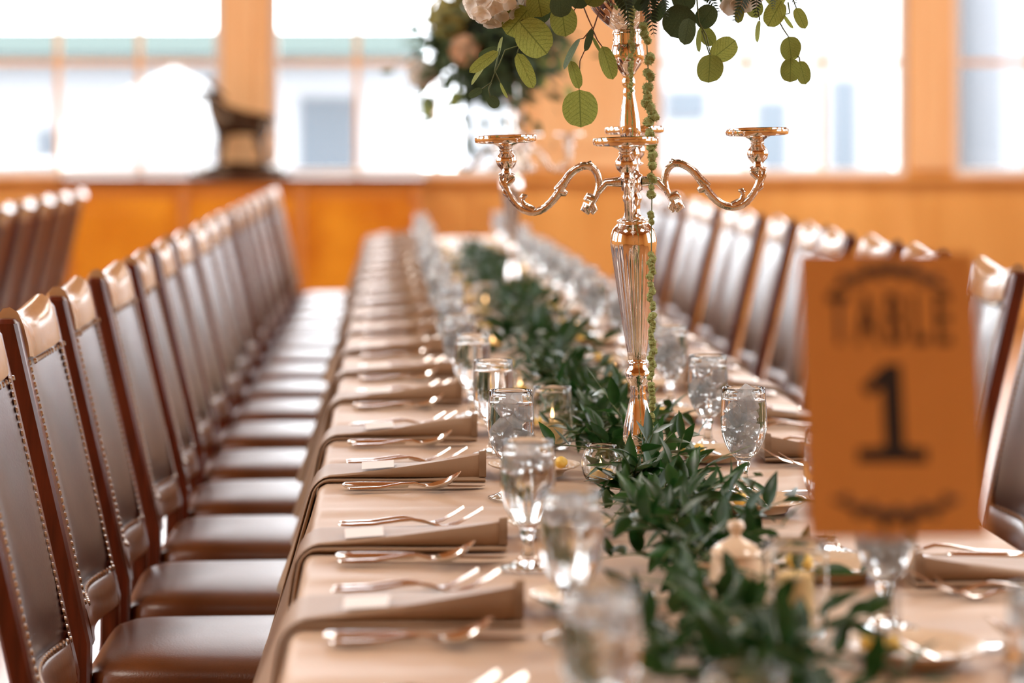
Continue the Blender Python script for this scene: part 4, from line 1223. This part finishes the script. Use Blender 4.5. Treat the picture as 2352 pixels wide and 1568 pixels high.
# upper mass of leaves (mostly above the frame)
qq = random.Random(5)
for i in range(110):
    z = qq.uniform(-.55, 1); a = qq.uniform(0, 2 * pi); rr_ = sqrt(1 - z * z)
    d = Vector((rr_ * cos(a), rr_ * sin(a), z)); p = Vector((d.x * .13, d.y * .12, d.z * .13 + .02))
    dv = (d + Vector((qq.uniform(-.5, .5), qq.uniform(-.5, .5), qq.uniform(-.5, .2)))).normalized()
    L = qq.uniform(.045, .07); p = p * qq.uniform(.85, 1.35)
    tip = p + dv * L
    if (tip + BC).z < 1.515: continue
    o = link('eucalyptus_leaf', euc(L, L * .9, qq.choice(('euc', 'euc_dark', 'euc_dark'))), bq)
    o.matrix_local = Matrix.Translation(p) @ frame(dv, d + Vector((0, 0, .2))) @ Matrix.Scale(L, 4)


# hanging amaranth strands
def cluster_mesh(seed):
    c = random.Random(seed); mb = MB()
    bm = bmesh.new(); bmesh.ops.create_icosphere(bm, subdivisions=2, radius=1)
    for v in bm.verts: v.co *= c.uniform(.72, 1.18)
    mb.add([v.co.copy() for v in bm.verts], [[v.index for v in f.verts] for f in bm.faces]); bm.free()
    for i in range(46):
        d = Vector((c.gauss(0, 1), c.gauss(0, 1), c.gauss(0, 1))).normalized(); o_ = d.orthogonal().normalized() * .1; e = d.cross(o_)
        mb.add([d * .8 + o_, d * .8 - o_ * .5 + e * .8, d * .8 - o_ * .5 - e * .8, d * c.uniform(1.15, 1.42)], [(0, 1, 3), (1, 2, 3), (2, 0, 3)])
    return mb.mesh('blossom', M['amaranth'], smooth=False)


CLU = [cluster_mesh(i) for i in range(3)]


def strand(path, clusters, Y):
    mb = MB(); pts = [bl(at(u, v, Y)) for u, v in path]; mb.tube(pts, .0009, 6)
    s_ = mb.build('amaranth_strand', M['stem'], bq, angle=None)
    for (u, v, r_) in clusters:
        o = link('blossom', CLU[rnd.randrange(3)], s_, bl(at(u + rnd.uniform(-2.5, 2.5), v, Y)), (rnd.uniform(0, 6), rnd.uniform(0, 6), 0)); o.scale = (r_ * Y / F,) * 3


def pathx(path, v):
    for (a, b), (c, d) in zip(path[:-1], path[1:]):
        if b <= v <= d: return a + (c - a) * (v - b) / (d - b)
    return path[-1][0]


p1 = [(1478, -60), (1484, 60), (1487, 130), (1491, 200), (1494, 300), (1498, 420), (1496, 520), (1497, 700), (1497, 880), (1496, 1045)]
cl = []
for v in (60, 78, 92, 132, 139, 168, 176, 200, 209, 222, 236, 245, 255, 268, 281): cl.append((pathx(p1, v) + rnd.uniform(-8, 8), v, rnd.uniform(10, 13)))
for v in (306, 316, 331, 340, 356, 363, 380, 404, 412, 446): cl.append((pathx(p1, v) + rnd.uniform(-5, 5), v, rnd.uniform(9, 12.5)))
for v in (430, 490, 497, 509): cl.append((pathx(p1, v), v, 7.5))
v = 576
while v < 1040:
    g = rnd.uniform(7, 11); v += g
    if rnd.random() < .86: cl.append((pathx(p1, v) + rnd.uniform(-4, 4), v, rnd.uniform(6.5, 9.5)))
strand(p1, cl, 3.668)
p2 = [(1452, -60), (1452, 60), (1451, 150), (1449, 228)]
strand(p2, [(pathx(p2, v) + rnd.uniform(-2, 2), v, rnd.uniform(4.5, 8.5) * (1 - .35 * (v / 230))) for v in range(8, 228, 8)], 3.64)

# far bouquet
BF = Vector((.385, 7.85, 1.63))
b2 = empty('bouquet', BF, 0, 'blurred green bouquet on the far candelabra', 'bouquet', 'candelabra bouquets')
b2.scale = (1.14, 1.14, 1.14)
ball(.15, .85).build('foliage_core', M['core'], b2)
fm = MB(); qq = random.Random(9)
for i in range(900):
    z = qq.uniform(-1, 1); a = qq.uniform(0, 2 * pi); rr_ = sqrt(1 - z * z); d = Vector((rr_ * cos(a), rr_ * sin(a), z * .8))
    p = d * qq.uniform(.12, .21) + Vector((-.05 * (qq.random() < .4), 0, 0)); 
    if qq.random() < .14: p.z -= qq.uniform(.03, .16); p.x -= .08 if qq.random() < .7 else -.08
    dv = (d + Vector((qq.gauss(0, .5), qq.gauss(0, .5), qq.gauss(-.35, .4)))).normalized()
    vs, fs, uv = leaf_geo(qq.uniform(.04, .06), .026, 'pointed', .2, .2, 4)
    fm.add(vs, fs, Matrix.Translation(p) @ frame(dv, d + Vector((0, 0, .3))), uv)
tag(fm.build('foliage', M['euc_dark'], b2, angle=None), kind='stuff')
hydrangea(b2, (-.155, -.07, .065), .062, 'petal_green', 40)
hydrangea(b2, (-.10, -.10, .16), .06, 'petal_green', 40)
hydrangea(b2, (-.115, -.15, -.035), .034, 'petal_peach', 30)
hydrangea(b2, (-.235, -.02, -.10), .036, 'petal', 30)
hydrangea(b2, (.13, -.1, .09), .05, 'petal', 36)
for i in range(26):
    a = qq.uniform(0, 2 * pi); L = qq.uniform(.05, .065)
    p = Vector((.21 * cos(a), .12 * sin(a), qq.uniform(-.19, .05))); dv = Vector((cos(a) * .6, sin(a) * .4, -1))
    o = link('eucalyptus_leaf', euc(L, L * .8, 'euc'), b2); o.matrix_local = Matrix.Translation(p) @ frame(dv, Vector((cos(a), -1, .2))) @ Matrix.Scale(L, 4)

# ---------------------------------------------------------------- table number on its stand
YC = 1.86; CC = at(2053, 907, YC)
st = empty('table_number', (CC.x, YC, TZ + .0025), 0, 'kraft paper table number card 1 on a thin metal stand', 'sign')
zc = CC.z - TZ - .0025; cw, chh = .1415, .2265; tilt = R(-12)
m = MB(); m.lathe([(0, 0), (.040, 0), (.042, .003), (.038, .007), (.010, .010), (0, .010)], 36); m.build('base', M['steel'], st)
m = MB(); m.tube([(0, 0, .008), (0, .0, .12), (.0, .004, zc - chh / 2 + .004)], .0022, 10); m.build('stem', M['steel'], st)
m = MB(); pts = [(.012 * cos(t), .026 - .0085 * 0, zc - chh / 2 + .022 + .012 * sin(t)) for t in [2 * pi * i / 20 for i in range(21)]]
pts = [(x, .004, z) for x, y_, z in pts]
m.tube(pts, .0014, 8); m.build('clip', M['steel'], st)
m = MB(); m.box((-cw / 2, -.0004, -chh / 2), (cw / 2, .0004, chh / 2))
cd = m.build('card', M['kraft'], st, (0, .008, zc), (tilt, 0, R(.5)), smooth=False)
px = YC / F


def cxy(u, v): return ((u - 2053) * px, -(v - 907) * px)


def poly(name, pts, mt):
    m = MB(); n = len(pts)
    vs = [(x, -.00075, z) for x, z in pts] + [(x, -.00042, z) for x, z in pts]
    m.add(vs, [tuple(range(n)), tuple(range(2 * n - 1, n - 1, -1))] + [(i, (i + 1) % n, n + (i + 1) % n, n + i) for i in range(n)])
    return m.build(name, mt, cd, smooth=False)


poly('numeral', [cxy(u, v) for u, v in ((1968, 1064), (1968, 1032), (2031, 1028), (2031, 893), (2000, 914), (1984, 892), (2040, 838), (2077, 838), (2077, 1028), (2128, 1032), (2128, 1064))], M['ink'])
tx = bpy.data.curves.new('table_word', 'FONT'); tx.body = 'TABLE'; tx.align_x = 'CENTER'; tx.size = 1; tx.extrude = .0; tx.space_character = 1.35; tx.offset = .02
tmp = bpy.data.objects.new('lettering_curve', tx)
tme = bpy.data.meshes.new_from_object(tmp); bpy.data.objects.remove(tmp)
tw = max(v.co.x for v in tme.vertices) - min(v.co.x for v in tme.vertices)
tcx = (max(v.co.x for v in tme.vertices) + min(v.co.x for v in tme.vertices)) / 2; th = max(v.co.y for v in tme.vertices)
kx, ky = 285 * px / tw, 118 * px / th
cz = cxy(2055, 790)
for v in tme.vertices: v.co = ((v.co.x - tcx) * kx + cz[0], -.0008, v.co.y * ky + cz[1])
tme.materials.clear(); tme.materials.append(M['ink_soft']); link('lettering', tme, cd)


def flourish(name, arc, mt, thick):
    """a bow of small scrolls along an arc"""
    m = MB(); n = len(arc)
    pts = [Vector((cxy(u, v)[0], -.0007, cxy(u, v)[1])) for u, v in arc]
    m.tube(pts, [thick * (.35 + .65 * sin(pi * i / (n - 1))) for i in range(n)], 6)
    for i in range(1, n - 1):
        c = pts[i]; s = 1 if i % 2 else -1
        m.tube([c + Vector((.0035 * cos(t) * (1 - t / 9), 0, s * (.003 + .0035 * sin(t) * (1 - t / 9)))) for t in [k_ * .6 for k_ in range(9)]], thick * .45, 5)
    m.v = [(x, -.00075 if y < -.0007 else -.00042, z) for x, y, z in m.v]
    m.build(name, mt, cd, angle=None)


flourish('top_flourish', [(1926 + 27 * i, 664 - 46 * sin(pi * i / 10)) for i in range(11)], M['ink_soft'], .0042)
flourish('bottom_flourish', [(1906 + 29 * i, 1146 + 38 * sin(pi * i / 10)) for i in range(11)], M['ink_soft'], .0046)
flourish('drop_flourish', [(2010, 1180), (2022, 1206), (2030, 1222)], M['ink_soft'], .003)
flourish('drop_flourish', [(2092, 1180), (2080, 1206), (2072, 1222)], M['ink_soft'], .003)
